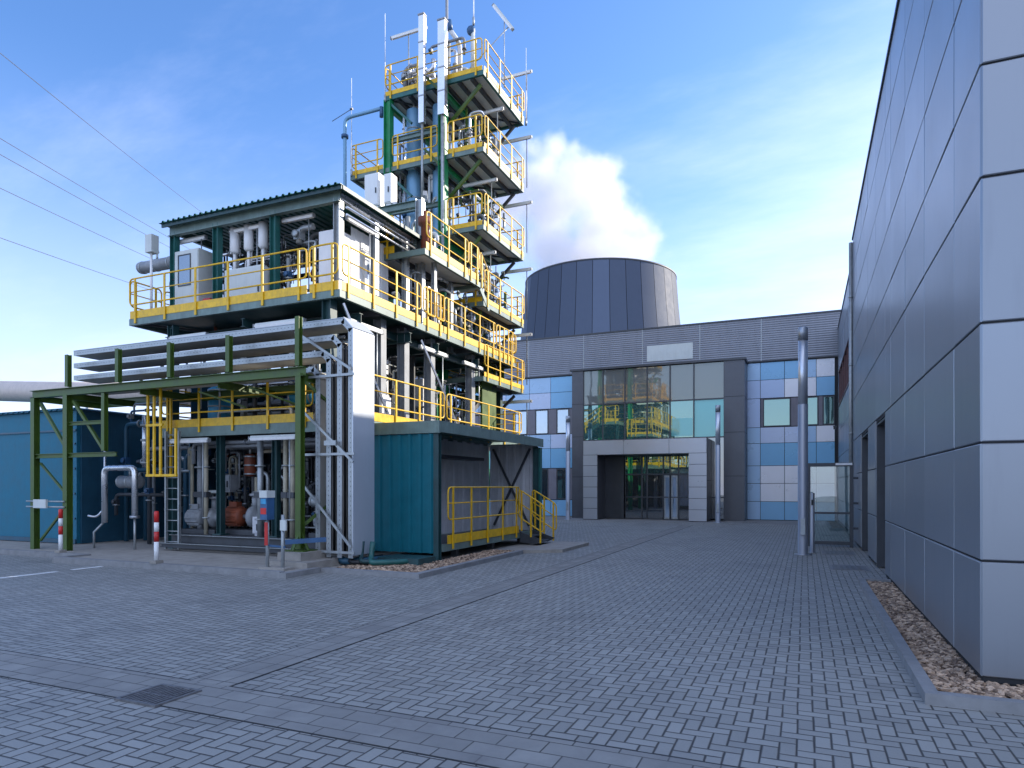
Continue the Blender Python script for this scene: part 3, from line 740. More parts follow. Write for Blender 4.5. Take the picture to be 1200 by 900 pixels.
LAMP = None
def lamp(loc, rz, label, tilt=0.0, pole=0.0, L=1.2, px=.42):
    """strip lamp; built once, later copied"""
    global LAMP
    if LAMP is None:
        t_ = thing('strip_lamp', label, 'strip lamp', (0, 0, 0), 'strip lamps on the plant')
        m = MB(); m.hexa([(-.6, -.05, 0), (.6, -.05, 0), (.6, .05, 0), (-.6, .05, 0), (-.58, -.03, .07), (.58, -.03, .07), (.58, .03, .07), (-.58, .03, .07)]); m.build('housing', 'palegrey', t_)
        m = MB(); m.hexa([(-.57, -.055, -.085), (.57, -.055, -.085), (.57, .055, -.085), (-.57, .055, -.085), (-.59, -.075, -.002), (.59, -.075, -.002), (.59, .075, -.002), (-.59, .075, -.002)]); m.build('diffuser', 'lamptube', t_)
        each('end_cap', 'grey', t_, [(-.625, -.601, -.06, .06, -.08, .05), (.601, .625, -.06, .06, -.08, .05)])
        LAMP = t_; t_.location = loc; c = t_
    else:
        c = copy_tree(LAMP); c.location = loc; c['label'] = label
    c.rotation_euler = (0, tilt, rz); c.scale = (L / 1.2, .75, .75)
    if pole:
        bpy.context.view_layer.update()
        ORG[c.as_pointer()] = V((0, 0, 0))
        q = c.matrix_world.inverted(); a = V(loc) + c.matrix_world.to_3x3() @ V((px, 0, .02))
        p = MB(); p.tube([q @ a, q @ (a - V((0, 0, pole)))], .018, 6); p.build('pole', 'galv', c)
    return c

def flange(m, p, d, r):
    p = V(p); d = V(d).normalized(); m.tube([p - d * .018, p + d * .018], r * 1.75, 10)
def valve(m, p, r):
    p = V(p); m.lathe(p + V((0, -r * 2.4, 0)), [(0, 0), (.05, .0), (r * 1.2, .01), (r * 1.2, .03), (.012, .032), (.012, r * 2.4)], 10, 'y'); m.box(p.x - r * 1.3, p.x + r * 1.3, p.y - r * 1.2, p.y + r * 1.2, p.z - r * 1.5, p.z + r * 1.5)

def pipework(label, cat, box, n, seed, mats=('galv', 'palegrey', 'grey', 'alu'), rad=(.022, .065), group=None, vert=.6, name='pipework', lo_z=None):
    """a bundle of routed pipes standing in a box; every pipe its own part, with flanges and valves as sub-parts"""
    x0, x1, y0, y1, z0, z1 = box; r_ = random.Random(seed)
    root = thing(name, label, cat, ((x0 + x1) / 2, (y0 + y1) / 2, z0), group)
    for k in range(n):
        r = r_.uniform(*rad); x, y = r_.uniform(x0, x1), r_.uniform(y0, y1); mt = r_.choice(mats)
        if r_.random() < vert:
            za, zb = z0, r_.uniform(z0 + (z1 - z0) * .55, z1); dx = r_.uniform(-.9, .9); dy = r_.uniform(0, .6)
            pts = [(x, y, za), (x, y, zb)]
            if r_.random() < .7:
                xx = min(max(x + dx, x0), x1); pts.append((xx, y, zb)); 
                if r_.random() < .5: pts.append((xx, min(y + dy + .15, y1), zb))
                elif r_.random() < .7: pts.append((xx, y, r_.uniform(z0 + .2, zb - .2)))
        else:
            za = r_.uniform(z0 + .15, z1 - .1); xa = x0 + r_.random() * .3 * (x1 - x0); xb = x1 - r_.random() * .3 * (x1 - x0)
            pts = [(xa, y, za - r_.uniform(.2, .7)), (xa, y, za), (xb, y, za)]
            if r_.random() < .6: pts.append((xb, y, za + r_.uniform(-.6, .6)))
        m = MB(); m.tube(pts, r, 8, True, r * 3); p = m.build('pipe', mt, root)
        fm = r_.choice(('galv', 'steel', 'dark'))
        for a, b in zip(pts[:-1], pts[1:]):
            a, b = V(a), V(b)
            if (b - a).length > .5: f = MB(); flange(f, a.lerp(b, r_.uniform(.25, .75)), b - a, r); f.build('flange', fm, p)
        if r_.random() < .6:
            f = MB(); a, b = V(pts[0]), V(pts[1]); valve(f, a.lerp(b, r_.uniform(.3, .7)), max(.04, r)); f.build('valve', r_.choice(('dark', 'grey', 'galv', 'dark', 'galv', 'deviceblue')), p)
    return root

def vessel(loc, r, h, mat, label, axis='z', cat='vessel', legs=False, name='pressure_vessel', bands='galv', group=None):
    g = thing(name, label, cat, loc, group); x, y, z = loc
    pr = [(0, 0)] + [(r * math.sin(a), r * .45 * (1 - math.cos(a))) for a in (.4, .8, 1.2, 1.57)] + [(r, h - r * .45)] + [(r * math.sin(a), h - r * .45 * (1 - math.cos(a))) for a in (1.2, .8, .4)] + [(0, h)]
    m = MB(); m.lathe(loc, pr, 22, axis); b = m.build('shell', mat, g)
    for f in (.12, .5, .88):
        m = MB(); o = V(loc) + (V((0, 0, h * f)) if axis == 'z' else V((h * f, 0, 0)) if axis == 'x' else V((0, h * f, 0)))
        m.lathe(o, [(r - .002, -.02), (r + .012, -.02), (r + .012, .02), (r - .002, .02)], 22, axis); m.build('band', bands, g)
    m = MB()
    o = V(loc) + (V((0, 0, h)) if axis == 'z' else V((h * .5, 0, r)))
    m.tube([o - V((0, 0, .05)), o + V((0, 0, .22))], r * .2, 10); m.tube([o + V((0, 0, .2)), o + V((0, 0, .24))], r * .36, 10); m.build('nozzle', bands, g)
    return g

def cabinet(x0, x1, y0, y1, z0, z1, mat, label, win=None, cat='cabinet', group=None):
    g = thing('cabinet', label, cat, ((x0 + x1) / 2, (y0 + y1) / 2, z0), group)
    m = MB(); m.box(x0, x1, y0 + .02, y1, z0 + .06, z1); m.box(x0 + .04, x1 - .04, y0 + .05, y1 - .04, z0, z0 + .06); m.build('body', mat, g)
    m = MB(); m.box(x0 + .02, x1 - .02, y0, y0 + .018, z0 + .09, z1 - .03); d = m.build('door', mat, g)
    m = MB(); m.box(x1 - .09, x1 - .06, y0 - .03, y0 - .002, (z0 + z1) / 2 - .1, (z0 + z1) / 2 + .06); m.build('handle', 'dark', d)
    if win:
        a, b, c, e = win
        m = MB(); m.box(a, b, y0 - .008, y0 - .001, c, e); m.build('window', 'glass_dark', d)
        m = MB()
        for q in ((a - .03, b + .03, c - .03, c), (a - .03, b + .03, e, e + .03), (a - .03, a, c, e), (b, b + .03, c, e)): m.box(q[0], q[1], y0 - .016, y0 - .001, q[2], q[3])
        m.build('frame', 'dark', d)
    return g

def pump(x, y, z, rot, body, label, s_=1.0):
    g = thing('pump', label, 'pump', (x, y, z)); m = MB()
    m.box(x - .5 * s_, x + .55 * s_, y - .2 * s_, y + .2 * s_, z, z + .1 * s_); m.build('base_plate', 'dark', g)
    m = MB(); m.lathe((x - .42 * s_, y, z + .36 * s_), [(0, 0), (.15 * s_, .0), (.19 * s_, .03), (.19 * s_, .42 * s_), (.12 * s_, .46 * s_), (0, .46 * s_)], 18, 'x')
    for k in range(14):
        a = 2 * math.pi * k / 14; m.bar((x - .38 * s_, y + math.cos(a) * .195 * s_, z + .36 * s_ + math.sin(a) * .195 * s_), (x - .02 * s_, y + math.cos(a) * .195 * s_, z + .36 * s_ + math.sin(a) * .195 * s_), .012, .03)
    m.box(x - .3 * s_, x - .1 * s_, y - .09, y + .09, z + .55 * s_, z + .66 * s_); m.build('motor', body, g)
    m = MB(); m.tube([(x + .04 * s_, y, z + .36 * s_), (x + .22 * s_, y, z + .36 * s_)], .05 * s_, 10); m.build('coupling', 'steel', g)
    m = MB(); m.lathe((x + .22 * s_, y, z + .36 * s_), [(0, 0), (.1 * s_, 0), (.22 * s_, .06 * s_), (.24 * s_, .12 * s_), (.2 * s_, .2 * s_), (.11 * s_, .22 * s_), (.11 * s_, .34 * s_), (.16 * s_, .34 * s_), (.16 * s_, .38 * s_), (0, .38 * s_)], 18, 'x'); m.tube([(x + .34 * s_, y, z + .5 * s_), (x + .34 * s_, y, z + .8 * s_)], .07 * s_, 10); m.tube([(x + .34 * s_, y, z + .78 * s_), (x + .34 * s_, y, z + .83 * s_)], .12 * s_, 10)
    m.build('volute', 'grey', g)
    return g

# ================================================================== GROUND ROUND THE PLANT
m = MB(); m.box(-40, -15.303, 10.45, 26, -.1, .08); m.box(-15.3, -8.9, 9.80, 23.2, -.1, .085); m.box(-8.895, -6.66, 10.78, 19.0, -.1, .05); struct(m.build('concrete_apron', 'concrete'))
g = thing('plant_kerb', 'low concrete kerb edging the apron under the process plant', 'kerb', (-12, 9.8, 0))
m = MB(); m.box(-40, -15.46, 10.30, 10.447, -.1, .12); m.box(-15.457, -15.303, 9.65, 10.447, -.1, .12); m.box(-15.3, -8.9, 9.65, 9.797, -.1, .12); m.box(-8.897, -8.75, 9.65, 10.62, -.1, .10)
m.box(-8.747, -6.5, 10.62, 10.777, -.1, .09); m.box(-6.655, -6.5, 10.78, 15.6, -.1, .09); m.build('kerb', 'kerb', g)
m = MB(); m.hexa([(-6.65, 15.62, -.1), (-5.7, 16.3, -.1), (-5.7, 18.6, -.1), (-6.65, 18.6, -.1), (-6.65, 15.62, .085), (-5.7, 16.3, .085), (-5.7, 18.6, .085), (-6.65, 18.6, .085)]); m.build('landing_slab', 'concrete', g)
gravel('gravel', [(-8.6, -6.67, 10.8, 12.4), (-7.35, -6.67, 12.4, 15.6)], 3500, .035, .06, 9)
g = thing('plinth', 'stepped concrete plinth under the green corner column by the entry terminal', 'plinth', (-9.5, 10.9, 0))
m = MB(); m.box(-9.95, -8.92, 10.42, 11.4, .08, .20); m.box(-9.85, -9.25, 10.62, 11.38, .203, .36); m.build('plinth', 'concrete', g)

# ================================================================== CONTAINER AND BEIGE PIPE ON THE LEFT
g = thing('plant_container', 'long blue steel-clad plant enclosure at the far left edge', 'container', (-24, 14, 0))
m = MB(); m.box(-34, -18.66, 12.32, 12.42, .1, 3.83); m.build('front_wall', 'blueclad', g)
m = MB(); m.box(-34, -18.65, 12.28, 12.317, 3.25, 3.30); m.box(-34, -18.65, 12.27, 12.317, .1, .22)
for z in (.8, 1.5, 2.2, 2.9): m.tube([(-18.72, 12.32, z), (-18.72, 12.29, z)], .03, 8)
m.build('trim', 'duskblue', g)
m = MB(); m.box(-18.74, -18.60, 12.425, 22, .1, 3.83); m.build('side_wall', 'duskblue', g)
m = MB(); m.corr((-34, 12.2, 3.85), (1, 0, 0), (0, 1, 0), 15.5, 10, .25, .04); m.build('roof', 'duskblue', g)
m = MB(); m.box(-34, -18.5, 12.23, 12.27, 3.835, 3.9); m.build('fascia', 'blueclad', g)
g = thing('beige_pipeline', 'fat beige lagged pipeline running in from the left above the blue enclosure', 'pipeline', (-30, 18, 4))
m = MB(); m.tube([(-60, 17, 6.9), (-30.6, 17, 5.66), (-27, 17, 5.4), (-19, 16.6, 4.8)], .42, 20); m.build('lagging', 'beige', g)
m = MB()
for x in (-40, -36, -31.5): 
    f = (x + 60) / 29.4; p = V((-60, 17, 6.9)).lerp(V((-30.6, 17, 5.66)), f); d = V((29.4, 0, -1.24)).normalized(); m = MB(); m.tube([p - d * .03, p + d * .03], .432, 20); m.build('band', 'galv', g)
each('support', 'galv', g, [(x - .08, x + .08, 16.9, 17.1, .1, z) for x, z in ((-38, 5.6), (-25, 4.9))])

# ================================================================== GREEN CABLE TRAY RACK
FY = 11.0
g = thing('cable_tray_rack', 'olive green steel rack carrying four stacked cable trays along the front', 'cable rack', (-13.5, FY, 0))
def post(x, y, z0, z1, s_=.17): 
    m = MB(); m.ibeam((x, y, z0), (x, y, z1), s_, s_, (0, 1, 0))
    return m.build('post', 'olive', g)
post(-18.3, FY, .08, 4.0, .15); post(-17.0, FY, .08, 4.0, .16); p = post(-9.6, FY, .40, 4.05, .14)
m = MB()
for s1 in (-1, 1): m.bar((-9.6 + s1 * .02, FY, .75), (-9.6 + s1 * .22, FY, .38), .02, .05); m.bar((-9.6, FY + s1 * .02, .75), (-9.6, FY + s1 * .22, .38), .05, .02)
m.box(-9.85, -9.35, 10.8, 11.25, .363, .385); m.build('foot', 'olive', p)
for x in (-16.95, -15.1, -13.35, -11.55, -9.62): post(x, FY - .02, 4.2, 5.22 if x > -10 else 5.0, .11)
beam(g, (-18.4, FY, 4.08), (-9.45, FY, 4.08), 'olive', .19, .15); beam(g, (-18.4, FY + 1.9, 4.06), (-9.45, FY + 1.9, 4.06), 'olive', .22, .14)
beam(g, (-18.4, FY, 2.48), (-15.2, FY, 2.48), 'olive', .11, .10)
for x in (-18.3, -17.0, -14.5, -12, -9.6): beam(g, (x, FY + .09, 3.98), (x, FY + 1.85, 3.98), 'olive', .16, .1)
post(-15.62, FY, 2.56, 3.97, .11); beam(g, (-16.9, FY, 3.27), (-15.7, FY, 3.27), 'olive', .09, .08)
brace(g, (-18.15, FY + .05, 3.85), (-17.15, FY + .05, 2.7), 'olive'); brace(g, (-16.85, FY + .05, 3.85), (-15.72, FY + .05, 2.6), 'olive')
brace(g, (-18.15, FY + .05, 2.3), (-17.12, FY + .05, 1.5), 'olive', .05); brace(g, (-17.12, FY + .05, 1.2), (-18.15, FY + .05, .3), 'olive', .05)
brace(g, (-12.6, FY + .1, 3.85), (-12.0, FY + .9, 3.55), 'olive', .04); brace(g, (-11.1, FY + .1, 3.86), (-10.5, FY + .9, 3.55), 'olive', .04)
brace(g, (-9.6, FY + .12, 3.9), (-8.9, FY + 1.2, 2.9), 'olive', .06); brace(g, (-9.6, FY + .12, .9), (-8.9, FY + 1.2, 1.9), 'olive', .06)
m = MB(); m.tube([(-18.45, FY - .12, 1.32), (-16.95, FY - .12, 1.32)], .02, 8); m.tube([(-18.45, FY - .12, 1.18), (-16.95, FY - .12, 1.18)], .02, 8); m.build('crash_bar', 'galv', g)
m = MB(); m.box(-18.05, -17.55, FY - .20, FY - .145, 1.15, 1.37); m.build('sign_plate', 'palegrey', g)
# trays: horizontal runs that bend down into the vertical risers
for k in range(4):
    xe = -8.5 - .28 * k; zt = 5.18 - .315 * k; ya, yb = 11.32, 11.98; c = .22 - .02 * k
    path = [V((-17.25 + .0 * k, 0, zt)), V((xe - c, 0, zt)), V((xe, 0, zt - c)), V((xe, 0, .22))]
    m = MB()
    for a, b in zip(path[:-1], path[1:]):
        d = (b - a).normalized(); n = V((d.z, 0, -d.x)) * -1      # outward side of the bend
        n = V((-d.z, 0, d.x))
        e = d * .0
        m.cur = 0
        for y in (ya, yb):
            m.bar(a + V((0, y, 0)) - n * .06, b + V((0, y, 0)) - n * .06, .014, .12, up=tuple(n))
        m.cur = 2; m.bar(a + V((0, (ya + yb) / 2, 0)) - n * .112, b + V((0, (ya + yb) / 2, 0)) - n * .112, yb - ya - .016, .010, up=tuple(n))
    # punched slots in the front side rail
    m.use(1)
    for a, b in zip(path[:-1], path[1:]):
        L = (b - a).length; d = (b - a).normalized(); n = V((-d.z, 0, d.x)); q = .16
        while q < L - .06:
            c0 = a + d * q - n * .06 + V((0, ya - .0078, 0)); m.bar(c0 - d * .014, c0 + d * .014, .002, .011, up=tuple(n)); q += .10
    t_ = m.build('cable_tray', ['galv', 'dark', 'trayweb'], g)
    if k == 0:
        m = MB(); m.box(xe + .002, xe + .022, ya - .03, yb + .05, .28, zt - c - .02)
        m.hexa([(xe - c, ya - .03, zt + .004), (xe - c, yb + .05, zt + .004), (xe - c, yb + .05, zt + .02), (xe - c, ya - .03, zt + .02), (xe + .0, ya - .03, zt - c - .01), (xe, yb + .05, zt - c - .01), (xe + .02, yb + .05, zt - c), (xe + .02, ya - .03, zt - c)])
        m.box(-17.25, xe - c - .01, ya - .02, yb + .02, zt + .003, zt + .012)
        m.build('cover', 'cover', g)
    if k < 3:
        m = MB(); rr = random.Random(k)
        for q in range(5):
            y = ya + .1 + q * .115; z = zt - .085
            m.tube([(-17.2, y, z), (xe - c - .05, y, z), (xe - .09, y, zt - c - .02), (xe - .09, y, .3)], rr.uniform(.012, .026), 6)
        m.build('cable', 'black', g)
# galvanised struts round the risers
m = MB()
for z in (.34, 3.02 - .65, 4.0): m.bar((-9.75, 11.26, z), (-8.42, 11.26, z), .03, .05)
m.bar((-9.95, 11.25, 5.0), (-8.5, 11.25, 4.1), .03, .05); m.bar((-9.75, 11.25, 3.3), (-8.45, 11.25, 2.2), .03, .05); m.bar((-9.75, 11.25, 1.75), (-8.5, 11.25, .45), .03, .05)
m.box(-9.15, -8.85, 11.2, 11.235, 2.55, 2.65); m.build('strut', 'galv', g)

# hoses and conduits where the risers reach the ground
g = thing('conduit_bundle', 'dark hoses and blue conduits lying on the ground below the cable risers', 'conduits', (-8.6, 11.7, .05))
for k, (x, z, mt) in enumerate([(-8.5, .16, 'darkteal'), (-8.75, .13, 'black'), (-9.0, .14, 'duskblue'), (-9.3, .15, 'black'), (-8.25, .14, 'bluegreen')]):
    m = MB(); m.tube([(x, 11.65, .55), (x, 11.6, .22), (x + .15, 11.35, z), (x + .45 + .06 * k, 11.45 + .12 * k, z), (x + .7, 12.2 + .1 * k, z)], .045 + .012 * (k % 3), 10, True, .15); m.build('conduit', mt, g)
m = MB(); m.box(-8.3, -7.3, 11.9, 12.6, .06, .2); m.build('duct_cover', 'darkteal', g)

# ================================================================== LOWER MODULE
LX0, LX1, LY0, LY1 = -15.3, -9.6, 12.4, 22.4
g = thing('lower_module', 'dark open lower bay of the plant with steel columns and a yellow-railed deck', 'plant module', (-12.5, 12.4, .1))
LOWER = g
for y in (12.5, 14.5, 15.6, 17.0, 19.6): column(g, -10.05, y, .5 if y < 13 else .1, 6.0, 'darkteal' if y < 13 else 'grey', .24, .24)
column(g, -13.48, 12.55, .5, 3.0, h=.15, w=.15); column(g, -11.68, 12.55, .5, 3.0, h=.15, w=.15); column(g, -15.15, 12.55, .1, 5.9)
for y in (15.2, 18.5, 22.2): column(g, -15.15, y, .1, 5.9); 
column(g, -10.2, 22.2, .1, 6.0); column(g, -12.7, 15.6, .1, 5.9); column(g, -12.7, 19.6, .1, 5.9)
m = MB(); m.ibeam((-14.9, 12.3, .36), (-9.0, 12.3, .36), .2, .14); m.ibeam((-14.9, 12.0, .22), (-9.0, 12.0, .22), .1, .1); m.ibeam((-14.9, 14.6, .36), (-9.7, 14.6, .36), .2, .14)
m.build('skid_beam', 'dark', g)
for y, z in ((12.22, .462), (11.94, .272)): each('skid_edge', 'galv', g, [(-14.9, -9.0, y, y + .03, z, z + .012)])
m = MB(); m.box(-14.9, -9.7, 12.4, 15.9, .462, .475); m.build('skid_floor', 'dark', g)
deck(g, LX0, -9.05, 12.3, 21.6, 3.2, 'greygreen', 'dark', .24, 4, 'x')
guard_rail(g, (-15.25, 12.28, 3.2), (-10.35, 12.28, 3.2), posts=5, out=(0, -1, 0))
guard_rail(g, (-9.03, 12.4, 3.2), (-9.03, 16.05, 3.2), out=(1, 0, 0)); guard_rail(g, (-9.03, 16.2, 3.2), (-9.03, 21.5, 3.2), out=(1, 0, 0))
guard_rail(g, (-9.15, 21.62, 3.2), (-15.2, 21.62, 3.2), out=(0, 1, 0)); guard_rail(g, (-15.32, 21.5, 3.2), (-15.32, 12.5, 3.2), out=(-1, 0, 0))
m = MB(); m.box(-15.1, -9.9, 16.3, 16.36, .1, 2.95); m.build('rear_wall', 'dark', g)
m = MB(); m.box(-15.2, -10.7, 17.2, 17.26, 3.2, 5.9); m.build('partition', 'dark', g); m = MB(); m.box(-15.28, -15.24, 13.2, 17.2, 3.21, 4.9); m.build('partition', 'duskblue', g)
m = MB(); m.box(-15.35, -15.3, 13.2, 16.3, .1, 2.9); m.build('side_wall', 'duskblue', g)
m = MB(); m.bar((-9.7, 12.55, 5.9), (-9.1, 13.6, 3.25), .05, .05); m.build('prop', 'alu', g); m = MB(); m.bar((-9.85, 16.2, 5.8), (-9.2, 17.3, 3.3), .05, .05); m.build('prop', 'alu', g)
brace(g, (-10.1, 19.8, 4.2), (-9.9, 21.6, 5.5), 'dark', .14); brace(g, (-10.2, 17.2, .3), (-10.2, 19.4, 2.9), 'dark', .08)
m = MB(); m.box(-9.97, -9.9, 20.2, 21.3, 3.25, 5.3); m.build('green_panel', 'olive', g)
# vertical pipes that read as columns in the open bay
for x, y, r, mt, la in [(-12.13, 12.5, .075, 'galv', 'shiny grey vertical pipe left of the terminal in the open lower bay'),
                        (-11.22, 12.6, .07, 'cream', 'thicker of the two cream vertical pipes in the lower bay behind the terminal'),
                        (-11.44, 12.6, .055, 'cream', 'thin cream vertical pipe beside the thicker cream one in the lower bay'),
                        (-14.55, 12.9, .10, 'grey', 'grey vertical pipe standing right of the steel ladder'),
                        (-14.04, 12.6, .055, 'cream', 'pale slender vertical pipe between the ladder and the first dark column')]:
    g = thing('riser_pipe', la, 'pipe', (x, y, .475)); m = MB(); m.tube([(x, y, .475), (x, y, 2.9)], r, 12); p = m.build('pipe', mt, g)
    f = MB(); flange(f, (x, y, .9), (0, 0, 1), r); f.build('flange', 'galv', p); f = MB(); flange(f, (x, y, 2.2), (0, 0, 1), r); f.build('flange', 'galv', p); f = MB(); f.box(x - r * 1.5, x + r * 1.5, y - r * 1.3, y + r * 1.3, 1.42, 1.56); f.build('clamp', 'dark', p)
pipework('dense pipes and valves in the dark lower bay between the ladder and the first column', 'pipework', (-15.0, -13.6, 12.8, 14.6, .48, 2.9), 40, 21, ('grey', 'galv', 'palegrey', 'dark', 'cream'), (.015, .05))
pipework('dark tangle of pipes behind the orange pump in the middle of the lower bay', 'pipework', (-13.3, -11.8, 13.3, 15.6, .48, 2.9), 34, 22, ('dark', 'grey', 'galv', 'cream'), (.015, .055))
pipework('pipes and fittings between the cream risers at the right of the lower bay', 'pipework', (-11.5, -9.75, 12.75, 14.8, .48, 2.9), 38, 23, ('galv', 'cream', 'alu', 'grey', 'dark'), (.015, .055))
pipework('row of pipes hung under the middle deck above the lower bay', 'pipework', (-14.8, -9.8, 12.7, 15.4, 2.45, 2.95), 10, 24, ('grey', 'galv', 'rust'), vert=0)
pump(-13.2, 13.0, .48, 0, 'rust', 'rusty orange pump on the floor of the lower bay', 1.25)
pump(-14.4, 12.85, .48, 0, 'grey', 'grey pump beside the steel ladder in the lower bay', 1.15)
pump(-10.3, 12.95, .48, 0, 'grey', 'pump low behind the olive corner column', 1.1)
vessel((-13.25, 13.3, 1.95), .15, .6, 'rust', 'small brown tank hanging high in the middle of the lower bay')
vessel((-10.9, 12.85, 1.35), .14, .85, 'galv', 'horizontal silver drum across the bay behind the entry terminal', 'x')
cabinet(-13.9, -13.6, 12.95, 13.25, 1.55, 2.0, 'grey', 'small louvred grey box right of the first dark column in the lower bay')
cabinet(-12.5, -12.25, 12.6, 12.9, .48, .95, 'wallgrey', 'low grey box on the floor left of the shiny vertical pipe')

# steel ladder with the yellow safety frame over it
g = thing('steel_ladder', 'grey steel ladder leaning up to the middle deck at the left of the bay', 'ladder', (-14.8, 12.0, .1))
m = MB()
for x in (-14.86, -14.40): m = MB(); m.bar((x, 12.1, .12), (x, 12.1, 3.1), .04, .07, (0, 1, 0)); m.build('stile', 'galv', g)
for k in range(11): z = .3 + k * .27; m = MB(); m.tube([(-14.84, 12.1, z), (-14.42, 12.1, z)], .014, 6); m.build('rung', 'galv', g)
g = thing('ladder_cage', 'tall yellow tubular safety frame hanging beside the ladder top', 'safety frame', (-14.5, 11.6, 2.0))
for x, y, zt in ((-14.82, 11.55, 4.3), (-14.82, 12.2, 4.3), (-14.38, 11.55, 4.3), (-13.92, 11.6, 3.1), (-14.6, 11.55, 4.3)): m = MB(); m.bar((x, y, 1.95), (x, y, zt), .055, .045); m.build('post', 'yellow', g)
for a, b in (((-14.87, 11.55, 1.97), (-13.86, 11.58, 1.97)), ((-14.82, 11.58, 1.97), (-14.82, 12.2, 1.97)), ((-14.87, 11.55, 3.2), (-14.3, 11.55, 3.2)), ((-14.87, 11.55, 4.28), (-14.33, 11.55, 4.28)), ((-14.82, 11.58, 4.28), (-14.82, 12.2, 4.28))): m = MB(); m.bar(a, b, .05, .06); m.build('rail', 'yellow', g)

# equipment on the middle deck, lit from the right side
pipework('pipes and valves on the middle deck behind the front yellow railing', 'pipework', (-15.0, -10.5, 12.7, 15.2, 3.22, 5.7), 40, 31, ('grey', 'galv', 'alu', 'dark', 'palegrey'))
pipework('bright pipes on the middle deck between the first columns above the teal shed', 'pipework', (-11.3, -10.4, 13.2, 16.6, 3.22, 5.6), 38, 32, ('alu', 'galv', 'dark', 'grey'), (.015, .045))
pipework('pipes on the middle deck farther along, toward the knee brace', 'pipework', (-11.4, -10.4, 17.3, 20.6, 3.22, 5.6), 36, 33, ('alu', 'galv', 'grey', 'dark'), (.015, .045))
vessel((-14.2, 13.2, 3.25), .3, 1.1, 'cyan', 'squat bright blue tank left on the middle deck')
vessel((-11.9, 13.3, 3.95), .2, .8, 'cyan', 'small bright blue drum on its side near the right end of the middle deck', 'x')
cabinet(-11.3, -10.6, 15.0, 15.7, 3.2, 5.2, 'white', 'white cabinet standing between the first and second columns above the teal shed')
cabinet(-11.4, -10.7, 17.7, 18.4, 3.2, 5.0, 'white', 'white cabinet standing past the second column on the middle deck')
g = tag(MB().box(-9.72, -9.64, 14.0, 14.4, 3.24, 3.95).box(-9.70, -9.66, 14.05, 14.35, 3.95, 4.0).build('gauge_panel', 'white'), 'small white gauge panel behind the yellow rail above the teal shed', 'panel')

# ================================================================== UPPER MODULE (roofed)
UZ, UX0, UX1, UY0 = 6.15, -16.5, -9.6, 12.3
g = thing('upper_module', 'roofed open upper module with corrugated teal roof and yellow-railed walkway', 'plant module', (-13, 12.3, 5.9)); UPPER = g
deck(g, UX0, UX1, UY0, 22.3, UZ, 'greygreen', 'darkteal', .17, 5, 'x')
m = MB()
for y in (13.3, 15.5, 17.0, 19.6): m.ibeam((-16.3, y, 5.72), (-9.75, y, 5.72), .26, .14)
for x in (-15.2, -12.7, -10.2): m.ibeam((x, 12.5, 5.74), (x, 22.1, 5.74), .2, .12)
m.build('floor_beam', 'darkteal', g)
guard_rail(g, (UX0 + .05, UY0 - .02, UZ), (-10.53, UY0 - .02, UZ), posts=6, out=(0, -1, 0)); guard_rail(g, (-10.45, UY0 - .02, UZ), (-9.64, UY0 - .02, UZ), posts=2, out=(0, -1, 0))
guard_rail(g, (UX0 - .02, 13.3, UZ), (UX0 - .02, 12.35, UZ), out=(-1, 0, 0)); guard_rail(g, (UX0 - .02, 16.6, UZ), (UX0 - .02, 13.4, UZ), out=(-1, 0, 0))
XR = UX1 + .02
guard_rail(g, (XR, 12.36, UZ), (XR, 15.75, UZ), out=(1, 0, 0), posts=4); guard_rail(g, (XR, 15.9, UZ), (XR, 17.0, UZ), out=(1, 0, 0)); guard_rail(g, (XR, 17.05, UZ), (XR, 20.6, UZ), out=(1, 0, 0)); guard_rail(g, (XR, 20.65, UZ), (XR, 22.2, UZ), out=(1, 0, 0), posts=4)
guard_rail(g, (XR + .0, 22.32, UZ), (-12.6, 22.32, UZ), out=(0, 1, 0)); guard_rail(g, (-12.7, 22.32, UZ), (-16.4, 22.32, UZ), out=(0, 1, 0))
m = MB()                                                               # self closing gates
for y in (15.98, 16.5): m.loop([(XR + .06, y, UZ + .3), (XR + .06, y, UZ + 1.02), (XR + .06, y + .42, UZ + 1.02), (XR + .06, y + .42, UZ + .3)], .022, 6, .06); m.bar((XR + .06, y + .21, UZ + .3), (XR + .06, y + .21, UZ + 1.0), .03, .03)
m.build('gate', 'yellow', g)
cx = [-16.0, -14.4, -12.42, -10.42]
for k, x in enumerate(cx): column(g, x, 13.3, UZ, 8.72, 'bluegreen' if k < 3 else 'galv', .18, .18)
for y in (14.8, 16.3): column(g, -10.42, y, UZ, 8.7, 'galv', .16, .16)
column(g, -9.9, 17.0, UZ, 8.9, 'galv', .12, .12); column(g, -10.25, 18.6, 5.9, 8.1, 'galv', .16, .16); column(g, -10.3, 16.9, UZ, 10.1, 'galv', .22, .2)
for x in (-16.0, -13.3): column(g, x, 16.6, UZ, 8.7, 'bluegreen', .18, .18)
for y in (13.22, 16.7): beam(g, (-16.1, y, 8.73), (-10.3, y, 8.73), 'greygreen', .26, .14)
beam(g, (-10.36, 13.3, 8.76), (-10.36, 16.7, 8.76), 'alu', .16, .1); beam(g, (-16.0, 13.3, 8.76), (-16.0, 16.7, 8.76), 'greygreen', .16, .1)
m = MB(); m.tube([(-10.22, 13.35, 8.5), (-10.22, 16.9, 8.5)], .035, 8); m.tube([(-10.22, 13.35, 8.32), (-10.22, 16.9, 8.32)], .028, 8); m.build('eaves_pipe', 'alu', g)
m = MB(); m.corr((-16.2, 12.95, 8.90), (1, 0, 0), (0, 1, 0), 6.1, 4.0, .20, .045); m.build('roof', 'bluegreen', g)
